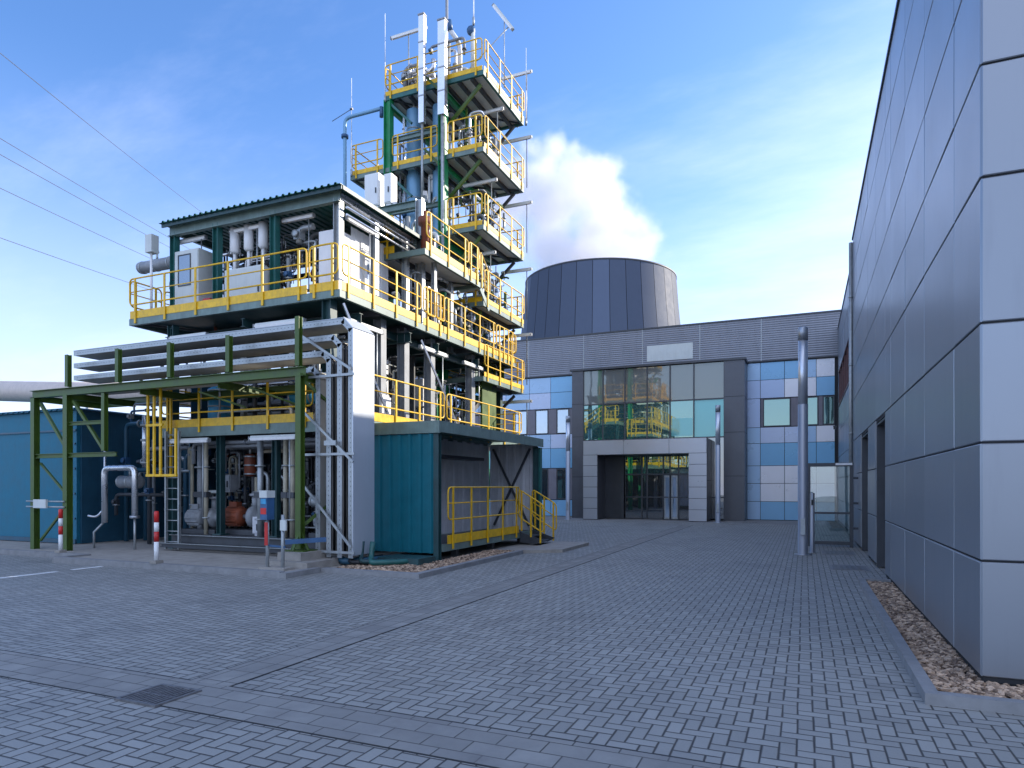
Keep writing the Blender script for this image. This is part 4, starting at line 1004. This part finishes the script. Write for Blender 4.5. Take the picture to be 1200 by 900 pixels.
m = MB(); m.box(-16.18, -10.12, 13.02, 13.06, 8.80, 8.885); m.box(-10.14, -10.10, 13.07, 16.9, 8.80, 8.895); m.build('fascia', 'darkteal', g)
beam(g, (-13.6, 16.95, 10.0), (-10.42, 16.95, 10.0), 'greygreen', .2, .14)

cabinet(-15.9, -15.0, 13.2, 13.9, UZ, 8.15, 'palegrey', 'pale grey cabinet with a dark rounded window at the left of the upper walkway', (-15.72, -15.3, 7.2, 8.0))
cabinet(-13.85, -12.6, 13.0, 13.5, UZ, 7.32, 'palegrey', 'low wide pale grey cabinet below the three white cylinders')
cabinet(-11.2, -10.62, 13.5, 14.4, UZ, 8.1, 'white', 'tall white cabinet behind the corner of the upper walkway')
for k, la in enumerate(['leftmost of the three white hanging cylinders in the upper module', 'middle one of the three white hanging cylinders in the upper module', 'rightmost of the three white hanging cylinders in the upper module']):
    x = -14.05 + k * .5
    g = thing('filter_cylinder', la, 'cylinder', (x, 13.55, 7.4), 'white cylinders of the upper module')
    m = MB(); m.lathe((x, 13.55, 7.95), [(0, 0), (.08, 0), (.125, .05), (.125, .68), (0, .7)], 16); m.build('body', 'white', g)
    m = MB(); m.tube([(x, 13.55, 7.33), (x, 13.55, 7.96)], .045, 10); m.build('stem', 'white', g)
g = thing('liner_wall', 'bright white sheet wall inside the right side of the upper module', 'wall', (-10.9, 15, UZ))
m = MB(); m.corr((-10.95, 14.5, UZ), (0, 1, 0), (0, 0, 1), 1.7, 2.4, .3, .012); m.build('sheet', 'white', g)
m = MB(); m.box(-10.94, -10.87, 15.0, 15.55, UZ + .3, 8.0); d = m.build('door', 'white', g)
m = MB(); m.box(-10.868, -10.86, 15.1, 15.45, 7.2, 7.8); m.build('window', 'glass_pale', d)
pipework('pipes and gauges between the cabin door unit and the low cabinet in the upper module', 'pipework', (-14.9, -14.0, 13.6, 15.4, UZ, 8.6), 44, 41, ('galv', 'alu', 'dark', 'grey', 'rust'), (.012, .045))
pipework('thin bent pipes around the three white cylinders in the upper module', 'pipework', (-14.2, -12.6, 13.75, 14.8, 7.2, 8.6), 44, 42, ('alu', 'galv', 'white', 'dark'), (.01, .03), vert=.5)
pipework('long horizontal ducts in the right bay of the upper module', 'pipework', (-12.2, -11.2, 13.5, 16.2, UZ + .1, 8.6), 34, 43, ('galv', 'grey', 'rust', 'alu'), (.03, .09), vert=.25)
pipework('pipes behind the right-hand walkway of the upper module, below the roof edge', 'pipework', (-10.9, -10.2, 16.2, 18.6, UZ, 8.1), 34, 44, ('alu', 'galv', 'white', 'grey'), (.015, .05))
pipework('pipes behind the yellow gates of the upper walkway', 'pipework', (-11.0, -10.0, 18.7, 21.8, UZ, 7.6), 34, 45, ('alu', 'galv', 'cream', 'grey'), (.015, .05))
pipework('dark pipes filling the back of the upper module', 'pipework', (-15.2, -11.2, 15.2, 16.5, UZ, 8.5), 26, 46, ('dark', 'grey', 'deviceblue', 'galv'), (.02, .07))
tag(MB().box(-14.9, -14.55, 13.2, 13.5, UZ + .02, 6.7).box(-14.85, -14.6, 13.22, 13.48, 6.7, 6.75).build('red_box', 'red'), 'small red equipment box on the deck right of the cabin door unit', 'box')
# left end outside the module
g = thing('instrument_mast', 'slim white mast with a grey box on top at the left end of the walkway', 'mast', (-16.42, 12.9, UZ))
m = MB(); m.tube([(-16.42, 12.9, UZ), (-16.42, 12.9, 8.1)], .035, 8); m.build('mast', 'white', g)
m = MB(); m.box(-16.54, -16.29, 12.8, 13.03, 8.1, 8.58); m.build('box', 'palegrey', g)
vessel((-18.2, 13.9, 8.2), .17, 1.5, 'grey', 'horizontal grey cylinder projecting past the left end of the upper deck', 'x')
g = thing('exchanger', 'upright blue-grey heat exchanger beside the white mast at the left end', 'heat exchanger', (-16.0, 13.5, UZ)); m = MB(); m.lathe((-16.0, 13.6, UZ), [(.12, 0), (.12, 1.7), (.16, 1.7), (.16, 1.75), (.05, 1.8), (0, 1.8)], 14); m.build('shell', 'blue', g); m = MB(); m.tube([(-16.0, 13.6, UZ + .5), (-16.35, 13.6, UZ + .5), (-16.35, 13.6, UZ + 1.3)], .04, 8, True, .1); m.build('nozzle', 'rust', g)
pipework('thin pipes crowded at the left end of the upper walkway', 'pipework', (-16.3, -15.7, 13.3, 15.5, UZ, 8.2), 26, 47, ('galv', 'rust', 'white', 'dark'), (.012, .04))

# mid deck at the foot of the tower, with steps down to the balcony
g = thing('mid_platform', 'yellow-railed platform between the roofed module and the tower', 'platform', (-10.5, 17.5, 8.0))
deck(g, -13.5, -9.6, 16.0, 19.45, 8.28, 'greygreen', 'soffit', .16, 3, 'y')
guard_rail(g, (XR, 16.05, 8.28), (XR, 18.55, 8.28), out=(1, 0, 0), posts=3); guard_rail(g, (XR, 18.6, 8.28), (XR, 19.3, 8.28), out=(1, 0, 0)); guard_rail(g, (-13.4, 15.98, 8.28), (-10.6, 15.98, 8.28), out=(0, -1, 0))
m = MB()
each('step', 'galv', g, [(-10.4, -9.62, 19.47 + k * .2, 19.66 + k * .2, 8.10 - k * .17, 8.13 - k * .17) for k in range(3)])
m = MB()
for x in (-10.45, -9.60): m = MB(); m.bar((x, 19.45, 8.1), (x, 20.1, 7.55), .03, .16); m.build('stringer', 'greygreen', g)
guard_rail(g, (XR, 19.4, 8.24), (XR, 20.1, 7.66), toe=False, hang=0)
pipework('pale pipes standing on the platform between roofed module and tower', 'pipework', (-13.2, -10.2, 16.9, 19.0, 8.3, 9.9), 34, 48, ('white', 'alu', 'galv', 'palegrey', 'green'), (.02, .07))
cabinet(-12.25, -11.75, 16.86, 17.2, 10.11, 11.15, 'white', 'white box perched behind the teal roof, left of the two')
cabinet(-11.55, -11.3, 16.86, 17.2, 10.11, 11.05, 'white', 'narrow white box behind the teal roof, right of the two')
tag(MB().lathe((-10.05, 16.75, 8.3), [(.1, 0), (.12, .1), (.12, .9), (.2, .95), (.2, 1.15), (.05, 1.2), (.05, 1.35), (0, 1.36)], 14).build('relief_valve', 'rust'), 'rusty red upright valve at the near end of the mid platform railing', 'valve')

# ================================================================== TOWER
TX0, TX1, TY0, TY1, TR = -13.3, -11.13, 19.7, 23.1, -9.6
g = thing('process_tower', 'tall green-columned process tower with stacked yellow-railed balconies', 'tower', (-12, 21.4, 0)); TOWER = g
for x in (TX0, TX1):
    for y in (TY0 + .02, TY1 - .15): column(g, x, y, .1, 15.15, 'green', .26, .24)
levels = [(15.3, TX0 - .15), (12.8, -14.9), (10.25, TX1 - 2.2), (7.75, TX1 - 2.2), (5.3, TX1)]
for z, xl in levels:
    y1 = TY1
    d = deck(g, xl, TR, TY0 - .02, y1, z, 'bluegreen' if z > 15 else 'greygreen', 'soffit', .15, int((TR - xl) / .55), 'y', 'platform')
    d0 = d
    if z > 15: guard_rail(d, (xl + .05, TY0 - .04, z), (TR - .05, TY0 - .04, z), mat='yellow', toe=.15, out=(0, -1, 0))
    elif z > 12: guard_rail(d, (xl + .05, TY0 - .04, z), (TX0 - .2, TY0 - .04, z), toe=.15, out=(0, -1, 0)); guard_rail(d, (TX0 + .2, TY0 - .04, z), (TX1 - .2, TY0 - .04, z), toe=.15, out=(0, -1, 0)); guard_rail(d, (TX1 + .2, TY0 - .04, z), (TR - .05, TY0 - .04, z), toe=.15, out=(0, -1, 0)); 
    elif z > 7: guard_rail(d, (TX1 + .2, TY0 - .04, z), (TR - .05, TY0 - .04, z), toe=.15, out=(0, -1, 0))
    ya = TY0 + .02
    guard_rail(d, (XR, ya, z), (XR, y1 - .02, z), toe=.15, out=(1, 0, 0), posts=4)
    guard_rail(d, (TR - .05, y1 + .02, z), (TX1 + .2, y1 + .02, z), toe=.15, out=(0, 1, 0))
    if z < 14: guard_rail(d, (TX1 - .2, y1 + .02, z), (max(xl, TX0) + .2, y1 + .02, z), toe=.15, out=(0, 1, 0))
    guard_rail(d, (xl + .02, y1 - .05, z), (xl + .02, TY0 + .05, z), toe=.15, out=(-1, 0, 0))
    brace(g, (TX1 + .1, TY0 + .3, z - 1.3), (TR - .25, TY0 + .3, z - .25), 'olive', .09); brace(g, (TX1 + .1, TY1 - .3, z - 1.3), (TR - .25, TY1 - .3, z - .25), 'dark', .09)
    if z > 11:
        for x in (TX0, TX1): pass
        brace(g, (TX0 + .1, TY0, z - .3), (TX0 + .95, TY0, z - 1.15), 'bluegreen', .08); beam(g, (TX0 + .14, TY0, z - 1.6), (TX1 - .14, TY0, z - 1.6), 'greygreen', .16, .12)
        brace(g, (TX1 - .1, TY0, z - .3), (TX1 - .7, TY0, z + .35), 'olive', .08)
    beam(g, (TX1, TY0 + .2, z - .35), (TX1, TY1 - .3, z - .35), 'green', .2, .14); beam(g, (TX0, TY0 + .2, z - .35), (TX0, TY1 - .3, z - .35), 'green', .2, .14)
# rear staircase (seen mirrored in the glass hall)
g = thing('rear_stair', 'steel staircase with yellow rails climbing the rear of the plant', 'stair', (-15, 23.5, 0))
def flight(x0, x1, z0, z1, y0, y1):
    n = max(3, int((z1 - z0) / .19)); m = MB()
    for k in range(n):
        f = (k + .5) / n; x = x0 + (x1 - x0) * f; z = z0 + (z1 - z0) * f; each('tread', 'galv', g, [(x - .13, x + .13, y0 + .05, y1 - .05, z - .02, z + .01)])
    for y in (y0, y1): m = MB(); m.bar((x0, y, z0 + .02), (x1, y, z1 + .02), .03, .24); m.build('stringer', 'darkteal', g)
    for y in (y0 - .03, y1 + .03): guard_rail(g, (x0, y, z0 + .05), (x1, y, z1 + .05), toe=False, hang=.0)
flight(-12.8, -17.0, .1, 3.2, 24.4, 25.3); flight(-17.0, -12.8, 3.2, 6.15, 23.3, 24.2)
deck(g, -18.2, -17.0, 23.2, 25.4, 3.2, 'greygreen', 'soffit', .2, 1, 'y', 'landing'); deck(g, -12.8, -11.6, 22.35, 24.3, 6.15, 'greygreen', 'soffit', .2, 1, 'y', 'landing')
guard_rail(g, (-18.22, 23.25, 3.2), (-18.22, 25.35, 3.2), out=(-1, 0, 0)); guard_rail(g, (-12.75, 24.32, 6.15), (-11.62, 24.32, 6.15), out=(0, 1, 0))
for x, y, zz in ((-18.1, 23.3, 3.0), (-18.1, 25.3, 3.0), (-11.7, 24.2, 5.95), (-12.7, 24.2, 5.95)): column(g, x, y, .1, zz, 'darkteal', .14, .14)

# tower vessels, ducts, pipes
vessel((-12.62, 20.3, 8.6), .27, 6.4, 'blue', 'tall blue process column on the left inside the tower', cat='process column')
vessel((-11.62, 20.4, 7.9), .27, 7.1, 'blue', 'tall blue process column on the right inside the tower', cat='process column')
def duct(x, y, z0, z1, w_, d_, label, tail):
    g = thing('square_duct', label, 'duct', (x, y, z0)); m = MB(); m.box(x - w_ / 2, x + w_ / 2, y - d_ / 2, y + d_ / 2, z0, z1); m.build('duct', 'alu', g)
    m = MB()
    for k in range(1, 4): z = z0 + (z1 - z0) * k / 4; m.box(x - w_ / 2 - .012, x + w_ / 2 + .012, y - d_ / 2 - .012, y + d_ / 2 + .012, z - .02, z + .02)
    m.build('joint_band', 'galv', g); m = MB(); m.tube([(x, y, z0 - tail), (x, y, z0 + .02)], w_ * .22, 10); m.build('tail_pipe', 'galv', g)
    m = MB(); m.box(x - w_ / 2 - .02, x + w_ / 2 + .02, y - d_ / 2 - .02, y + d_ / 2 + .02, z1, z1 + .05); m.build('cap', 'grey', g)
duct(-11.78, 19.45, 13.9, 17.5, .2, .16, 'bright square duct rising in front of the tower top, left of the two', 2.6)
duct(-11.0, 19.45, 14.0, 17.1, .26, .2, 'bright square duct rising in front of the tower top, right of the two', 5.6)
g = thing('overhead_conduit', 'narrow grey duct slanting down from the tower front over the teal roof', 'duct', (-11.3, 18.4, 10.4)); m = MB(); m.bar((-11.65, 19.5, 11.3), (-10.2, 17.0, 10.3), .12, .12); m.build('duct', 'alu', g); m = MB(); m.tube([(-11.35, 19.4, 11.15), (-9.95, 17.2, 10.2)], .04, 8); m.build('pipe', 'galv', g)
pipework('silver pipes and fittings between the two blue columns in the tower', 'pipework', (-12.35, -11.85, 20.2, 21.6, 8.3, 14.9), 26, 51, ('alu', 'galv', 'white', 'dark'), (.02, .06), vert=.85)
pipework('pipes in the left part of the tower beside the green column', 'pipework', (-13.1, -12.8, 19.95, 22.6, 8.3, 14.9), 22, 52, ('alu', 'grey', 'galv', 'dark'), (.02, .07), vert=.85)
for k, (z, nm) in enumerate([(12.82, 'second balcony from the top'), (10.27, 'third balcony from the top'), (7.77, 'fourth balcony from the top'), (5.32, 'lowest balcony')]):
    pipework('valves and small pipes on the tower\'s ' + nm, 'pipework', (-10.95, -10.05, 20.3, 22.7, z, z + 1.9), 24, 60 + k, ('alu', 'galv', 'grey', 'dark', 'olive'), (.015, .06))
pipework('machinery and white pipes on the top deck at the left of the tower', 'pipework', (-13.1, -12.0, 19.95, 21.6, 15.3, 16.7), 16, 70, ('white', 'alu', 'galv', 'grey'), (.03, .09))
pipework('grey pipes on the middle of the tower\'s top deck', 'pipework', (-11.9, -10.4, 20.0, 22.6, 15.3, 16.9), 14, 71, ('alu', 'grey', 'galv', 'palegrey'), (.03, .08))
g = thing('exhaust_hood', 'short white elbow hood on the top deck beside the right-hand square duct', 'vent', (-10.75, 20.2, 15.3)); m = MB(); m.tube([(-10.75, 20.2, 15.3), (-10.75, 20.2, 16.75), (-11.0, 19.95, 17.15)], .08, 12, True, .2); m.build('pipe', 'white', g); m = MB(); m.tube([(-10.98, 19.97, 17.1), (-11.02, 19.93, 17.45)], .09, 12); m.build('cowl', 'deviceblue', g)
g = thing('wind_sensor', 'dark round instrument on a grey post at the top deck corner', 'instrument', (-10.1, 19.9, 15.3)); m = MB(); m.tube([(-10.1, 19.9, 15.3), (-10.1, 19.9, 16.9)], .07, 10); m.build('post', 'palegrey', g); m = MB(); m.lathe((-10.3, 19.9, 16.85), [(0, 0), (.1, .02), (.15, .09), (.15, .2), (.09, .26), (0, .27)], 14, 'x'); m.build('head', 'deviceblue', g)
g = thing('vent_stack', 'thin dark grey vent pipe pointing above the top of the tower', 'vent pipe', (-11.2, 20.1, 15.3)); m = MB(); m.tube([(-11.2, 20.1, 15.3), (-11.2, 20.1, 19.2)], .05, 10); m.build('pipe', 'grey', g); m = MB(); m.tube([(-11.2, 20.1, 15.3), (-11.2, 20.1, 16.9)], .13, 12); m.build('sleeve', 'grey', g)
g = thing('blue_vent_pipe', 'blue bent pipe standing on the left outside the tower', 'vent pipe', (-15.0, 19.5, 6.2)); m = MB(); m.tube([(-15.0, 19.5, 6.2), (-15.0, 19.5, 14.8), (-13.55, 19.65, 14.9)], .065, 10, True, .25); m.build('pipe', 'blue', g); m = MB(); m.tube([(-15.0, 19.5, 14.1), (-15.0, 19.5, 14.2)], .13, 10); m.build('flange', 'deviceblue', g); m = MB(); m.tube([(-13.55, 19.65, 14.6), (-13.55, 19.65, 14.95)], .07, 10); m.build('flange', 'deviceblue', g)
def whip(x, y, z0, z1, la, r=.018):
    g = thing('whip_antenna', la, 'rod', (x, y, z0)); m = MB(); m.tube([(x, y, z0), (x, y, z0 + (z1 - z0) * .45)], r, 6); m.tube([(x, y, z0 + (z1 - z0) * .45), (x, y, z1)], r * .6, 6); m.build('rod', 'plastic', g); m = MB(); m.tube([(x, y, z0), (x, y, z0 + .25)], r * 2.2, 8); m.build('socket', 'galv', g)
whip(-13.42, 19.68, 15.1, 18.2, 'thin white lightning rod at the left corner of the tower top'); whip(-10.0, 19.75, 16.9, 19.3, 'white lightning rod rising above the round dark instrument'); whip(-9.55, 23.2, 15.2, 18.1, 'faint lightning rod at the far right corner of the top deck'); whip(-14.75, 19.55, 12.7, 16.2, 'lightning rod beside the blue bent pipe')
tag(MB().tube([(-15.6, 19.55, 14.85), (-14.75, 19.55, 15.1)], .012, 6).tube([(-14.8, 19.55, 15.1), (-14.7, 19.55, 15.1)], .04, 8).build('aerial_arm', 'wire'), 'thin aerial arm crossing the lightning rod by the blue pipe', 'aerial')

# ================================================================== LAMPS
for z, la in [(17.25, 'strip lamp on a pole at the far end of the top balcony'), (14.8, 'strip lamp sticking out right above the second balcony'), (12.35, 'strip lamp sticking out right above the third balcony'), (9.85, 'strip lamp sticking out right above the fourth balcony'), (7.4, 'strip lamp sticking out right above the lowest balcony'), (4.9, 'strip lamp hung below the lowest balcony over the shed roof')]:
    lamp((-9.98, 23.3, z), 0, la, pole=1.9 if z > 5 else 1.5)
lamp((-10.3, 21.2, 14.82), 0, 'strip lamp under the top balcony of the tower', L=1.4); lamp((-10.4, 21.0, 12.3), 0, 'strip lamp under the second balcony of the tower', L=1.3); lamp((-10.4, 21.0, 9.8), 0, 'strip lamp under the third balcony of the tower')
lamp((-9.45, 20.9, 17.75), 0, 'tilted strip lamp on a tall pole above the right railing of the tower top', L=1.25, tilt=R(55), pole=2.4, px=.05); lamp((-12.6, 19.9, 17.45), 0, 'level strip lamp on a pole left of the bright square ducts', L=1.4, pole=2.1, px=.0)
lamp((-15.6, 13.5, 8.55), 0, 'leftmost strip lamp under the front eaves of the teal roof', L=1.1); lamp((-13.6, 13.5, 8.55), 0, 'middle strip lamp under the front eaves of the teal roof', L=1.1); lamp((-11.85, 13.5, 8.55), 0, 'rightmost strip lamp under the front eaves of the teal roof', L=1.0)
lamp((-10.28, 14.0, 8.3), R(90), 'strip lamp under the side eaves by the white sheet wall', L=1.1)
lamp((-14.5, 12.45, 5.55), 0, 'left strip lamp under the front of the upper walkway', L=1.3); lamp((-11.5, 12.45, 5.6), 0, 'right strip lamp under the front of the upper walkway', L=1.5)
lamp((-9.85, 13.6, 5.62), R(90), 'strip lamp under the side walkway nearest the silver duct cover', L=1.4); lamp((-9.85, 16.9, 5.62), R(90), 'middle strip lamp under the side walkway above the teal shed', L=1.5); lamp((-9.85, 19.4, 5.62), R(90), 'farthest strip lamp under the side walkway, by the knee brace', L=1.3)
lamp((-14.1, 12.15, 2.85), 0, 'left strip lamp under the middle deck in the lower bay', L=1.3); lamp((-11.4, 12.15, 2.85), 0, 'right strip lamp under the middle deck in the lower bay', L=1.4)

# ================================================================== TEAL SHED
SX0, SX1, SY0, SY1, SZ = -9.05, -7.4, 12.9, 19.05, 3.15
g = thing('teal_shed', 'teal corrugated lean-to shed with open side and yellow-railed platform', 'shed', (-8.2, 15, .05))
m = MB(); m.corr((SX0 - .1, SY0, .22), (1, 0, 0), (0, 0, 1), SX1 - SX0 + .0, SZ - .50, .27, .045); m.build('front_wall', 'teal', g)
m = MB(); m.corr((SX0, SY0 + .1, .4), (0, 1, 0), (0, 0, 1), SY1 - SY0 - .2, SZ - .55, .55, .02); m.build('rear_wall', 'wallgrey', g)
m = MB(); m.corr((SX1 - .02, SY1 - .08, .3), (-1, 0, 0), (0, 0, 1), SX1 - SX0 - .05, SZ - .45, .28, -.03); m.build('end_wall', 'wallgrey', g)
m = MB(); m.box(SX1 - .02, SX1 + .04, SY1 - .05, SY1 + .12, .1, SZ - .27); m.build('corner_sheet', 'bluegreen', g)
for y in (SY0 + .06, SY1 - .16):
    m = MB(); m.ibeam((SX1 - .06, y, .06), (SX1 - .06, y, SZ - .26), .13, .13, (0, 1, 0)); m.build('post', 'darkteal', g)
m = MB(); m.box(SX0 - .1, SX1 + .06, SY0 - .07, SY0 - .045 + .03, SZ - .27, SZ); m.box(SX1 + .03, SX1 + .06, SY0 - .012, SY1 + .18, SZ - .25, SZ); m.build('fascia', 'greygreen', g)
m = MB(); m.box(SX0 - .1, SX1 + .025, SY0 - .01, SY1 + .15, SZ - .06, SZ - .012); m.build('roof', 'bluegreen', g)
m = MB(); m.bar((SX1 - .25, SY1 - .16, 2.85), (SX0 + .2, SY1 - .16, .5), .06, .06); m.bar((SX0 + .2, SY1 - .23, 2.85), (SX1 - .25, SY1 - .23, .5), .06, .06); m.build('cross_brace', 'dark', g)
m = MB(); m.box(SX0 + .3, SX0 + .75, SY0 + .2, SY1 - 2.0, 2.42, 2.5); m.build('cable_shelf', 'black', g)
deck(g, SX0 + .06, SX1 + .02, SY0 + .16, 18.6, .40, 'greygreen', 'dark', .16, 2, 'y', 'platform')
guard_rail(g, (SX1 + .05, SY0 + .35, .40), (SX1 + .05, 17.35, .40), h=1.28, mids=(.55, .92), out=(1, 0, 0), posts=5, hang=.12)
each('foot', 'dark', g, [(SX1 - .3, SX1 - .15, y, y + .12, .04, .235) for y in (14, 16, 18)])
each('step', 'dark', g, [(SX1 + .06 + k * .3, SX1 + .34 + k * .3, 17.5, 18.4, .27 - k * .13, .30 - k * .13) for k in range(2)])
for y in (17.46, 18.44): m = MB(); m.hexa([(SX1 + .03, y - .02, .12), (SX1 + .5, y - .02, .087), (SX1 + .5, y + .02, .087), (SX1 + .03, y + .02, .12), (SX1 + .03, y - .02, .42), (SX1 + .72, y - .02, .2), (SX1 + .72, y + .02, .2), (SX1 + .03, y + .02, .42)]); m.build('stringer', 'dark', g)
for y in (17.43, 18.47):
    m = MB(); a = V((SX1 + .0, y, 1.62)); b = V((SX1 + .75, y, 1.18))
    m.loop([a, b, b - V((0, 0, .78)), a - V((0, 0, .78))], .021, 6, .12); m.tube([a - V((0, 0, .38)), b - V((0, 0, .38))], .016, 6)
    for f in (.12, .5, .88): p = a.lerp(b, f); m.bar(p - V((0, 0, 1.12)), p, .045, .03, (0, 1, 0))
    m.build('stair_rail', 'yellow', g)

# ================================================================== LEFT YARD EQUIPMENT
g = thing('silver_manifold', 'thick silver inverted-U pipe standing in front of the blue enclosure', 'pipe', (-15.9, 11.9, .08)); m = MB(); m.tube([(-16.9, 11.9, .75), (-16.9, 11.9, 2.18), (-15.75, 11.9, 2.18), (-15.75, 11.9, .9)], .075, 12, True, .16); m.build('pipe', 'alu', g); m = MB(); m.tube([(-16.9, 11.9, .78), (-17.1, 11.75, .5), (-17.1, 11.75, .08)], .03, 8); m.build('leg', 'galv', g); m = MB(); m.tube([(-15.75, 11.9, .92), (-15.75, 11.9, .08)], .03, 8); m.build('leg', 'galv', g); m = MB(); m.tube([(-15.75, 11.9, .95), (-15.75, 11.9, .88)], .12, 12); m.build('flange', 'steel', g)
vessel((-16.75, 12.2, 1.82), .16, .85, 'grey', 'grey motor drum slung below the silver inverted-U pipe', 'x', 'drum', name='motor_drum')
g = thing('drain_pipe', 'thin silver pipe with a hooked end on the blue enclosure wall', 'pipe', (-17.6, 12.4, .9)); m = MB(); m.tube([(-17.6, 12.4, 3.5), (-17.6, 12.4, 1.1), (-17.8, 12.3, .85), (-18.0, 12.2, .9)], .03, 8, True, .12); m.build('pipe', 'alu', g)
g = thing('silver_standpipe', 'short silver standpipe with collars above the inverted-U pipe', 'pipe', (-16.15, 12.5, 2.2)); m = MB(); m.tube([(-16.15, 12.5, 2.2), (-16.15, 12.5, 3.6)], .07, 12); m.build('pipe', 'alu', g); m = MB()
for z in (2.3, 2.9, 3.3): m.tube([(-16.15, 12.5, z), (-16.15, 12.5, z + .06)], .11, 12)
m.build('flange', 'galv', g)
pipework('grey pipes on the dark wall behind the green frame at the left', 'pipework', (-18.3, -15.6, 13.0, 15.5, .1, 3.8), 24, 81, ('grey', 'galv', 'duskblue', 'dark'), (.03, .08))
pipework('pipes running along the top behind the cable trays', 'pipework', (-16.6, -15.3, 12.2, 14.5, 3.2, 5.3), 9, 82, ('dark', 'deviceblue', 'galv'), (.02, .05), vert=.4)
g = thing('dark_enclosure', 'dark blue sheet wall closing the yard between enclosure and lower bay', 'wall', (-16.8, 16, .08)); m = MB(); m.corr((-18.55, 15.6, .08), (1, 0, 0), (0, 0, 1), 3.2, 3.7, .3, .03); m.build('sheet', 'duskblue', g)

# bollards
def bollard(x, y, h, la):
    g = thing('bollard', la, 'bollard', (x, y, .12), 'red and white bollards'); r = .047; Z0 = .12
    for k, (a, b, mt) in enumerate([(.06, .42, 'white'), (.42, .62, 'red'), (.62, .80, 'white'), (.80, 1.0, 'red')]):
        m = MB(); m.lathe((x, y, Z0 + h * a), [(r, .0 if k == 0 else .0005), (r, h * (b - a))] + ([(r * .7, h * (b - a) + .02), (0, h * (b - a) + .022)] if k == 3 else []), 16); m.build('red_band' if mt == 'red' else 'white_band', mt, g)
    m = MB(); m.box(x - .09, x + .09, y - .09, y + .09, Z0, Z0 + .06); m.build('foot', 'concrete', g)
bollard(-16.3, 10.38, 1.02, 'red and white bollard in front of the green frame, the one farther left'); bollard(-12.22, 9.72, 1.05, 'red and white bollard on the kerb before the steel ladder')

# entry terminal
g = thing('entry_terminal', 'blue access terminal on twin posts in front of the lower bay', 'terminal', (-9.5, 10.1, 0))
m = MB(); m.tube([(-9.62, 10.1, .0), (-9.62, 10.1, 1.22)], .035, 10); m.build('post', 'galv', g); m = MB(); m.tube([(-9.28, 10.15, 0), (-9.28, 10.15, 1.15)], .035, 10); m.build('post', 'galv', g)
m = MB(); m.box(-9.71, -9.54, 10.0, 10.2, 1.05, 1.60); b = m.build('housing', 'deviceblue', g)
m = MB(); m.box(-9.72, -9.53, 9.985, 10.21, 1.48, 1.62); m.build('hood', 'palegrey', b); m = MB(); m.box(-9.69, -9.56, 9.99, 9.998, 1.36, 1.46); m.build('screen', 'cyan', b); m = MB(); m.box(-9.695, -9.555, 9.992, 9.999, 1.16, 1.28); m.build('red_label', 'red', b)
m = MB(); m.box(-9.66, -9.58, 10.06, 10.07, .55, 1.0); m.build('striped_plate', 'red', g)
m = MB(); m.bar((-9.62, 10.1, .55), (-9.22, 10.15, .52), .03, .04); m.bar((-9.22, 10.15, .62), (-8.6, 10.6, .66), .05, .09); m.build('cross_bar', 'deviceblue', g)
m = MB(); m.box(-9.74, -9.1, 9.98, 10.3, 0, .13); m.build('base', 'concrete', g)
m = MB(); m.box(-9.28, -9.14, 10.07, 10.11, .85, 1.05); m.build('switch_box', 'palegrey', g)

# overhead power lines, far off to the left
def wire(a, b, la):
    a, b = V(a), V(b); pts = [a.lerp(b, i / 14) - V((0, 0, 2.0 * 4 * (i / 14) * (1 - i / 14) * .4)) for i in range(15)]
    m = MB(); m.tube(pts, .04, 5); tag(m.build('power_line', 'wire'), la, 'power line', 'overhead power lines')
kx, kz = (480 - 600) / 786, (570 - 435) / 786
def ray(px, py, d_): x, y = from_cam((px - 600) / 786 * d_, d_); return V((x, y, 1.7 + (570 - py) / 786 * d_))
dv = V((*from_cam(kx, 1.0), kz))
for px, py, L, la in [(-80, -3, 130, 'topmost overhead wire, running alone above the others'), (-80, 114, 150, 'upper wire of the close pair in the middle of the sky at left'), (-80, 136, 150, 'lower wire of the close pair in the middle of the sky at left'), (-80, 182, 150, 'overhead wire just below the close pair'), (-80, 250, 150, 'lowest overhead wire, low over the blue enclosure')]:
    a = ray(px, py, 60); wire(a, a + dv * L, la)
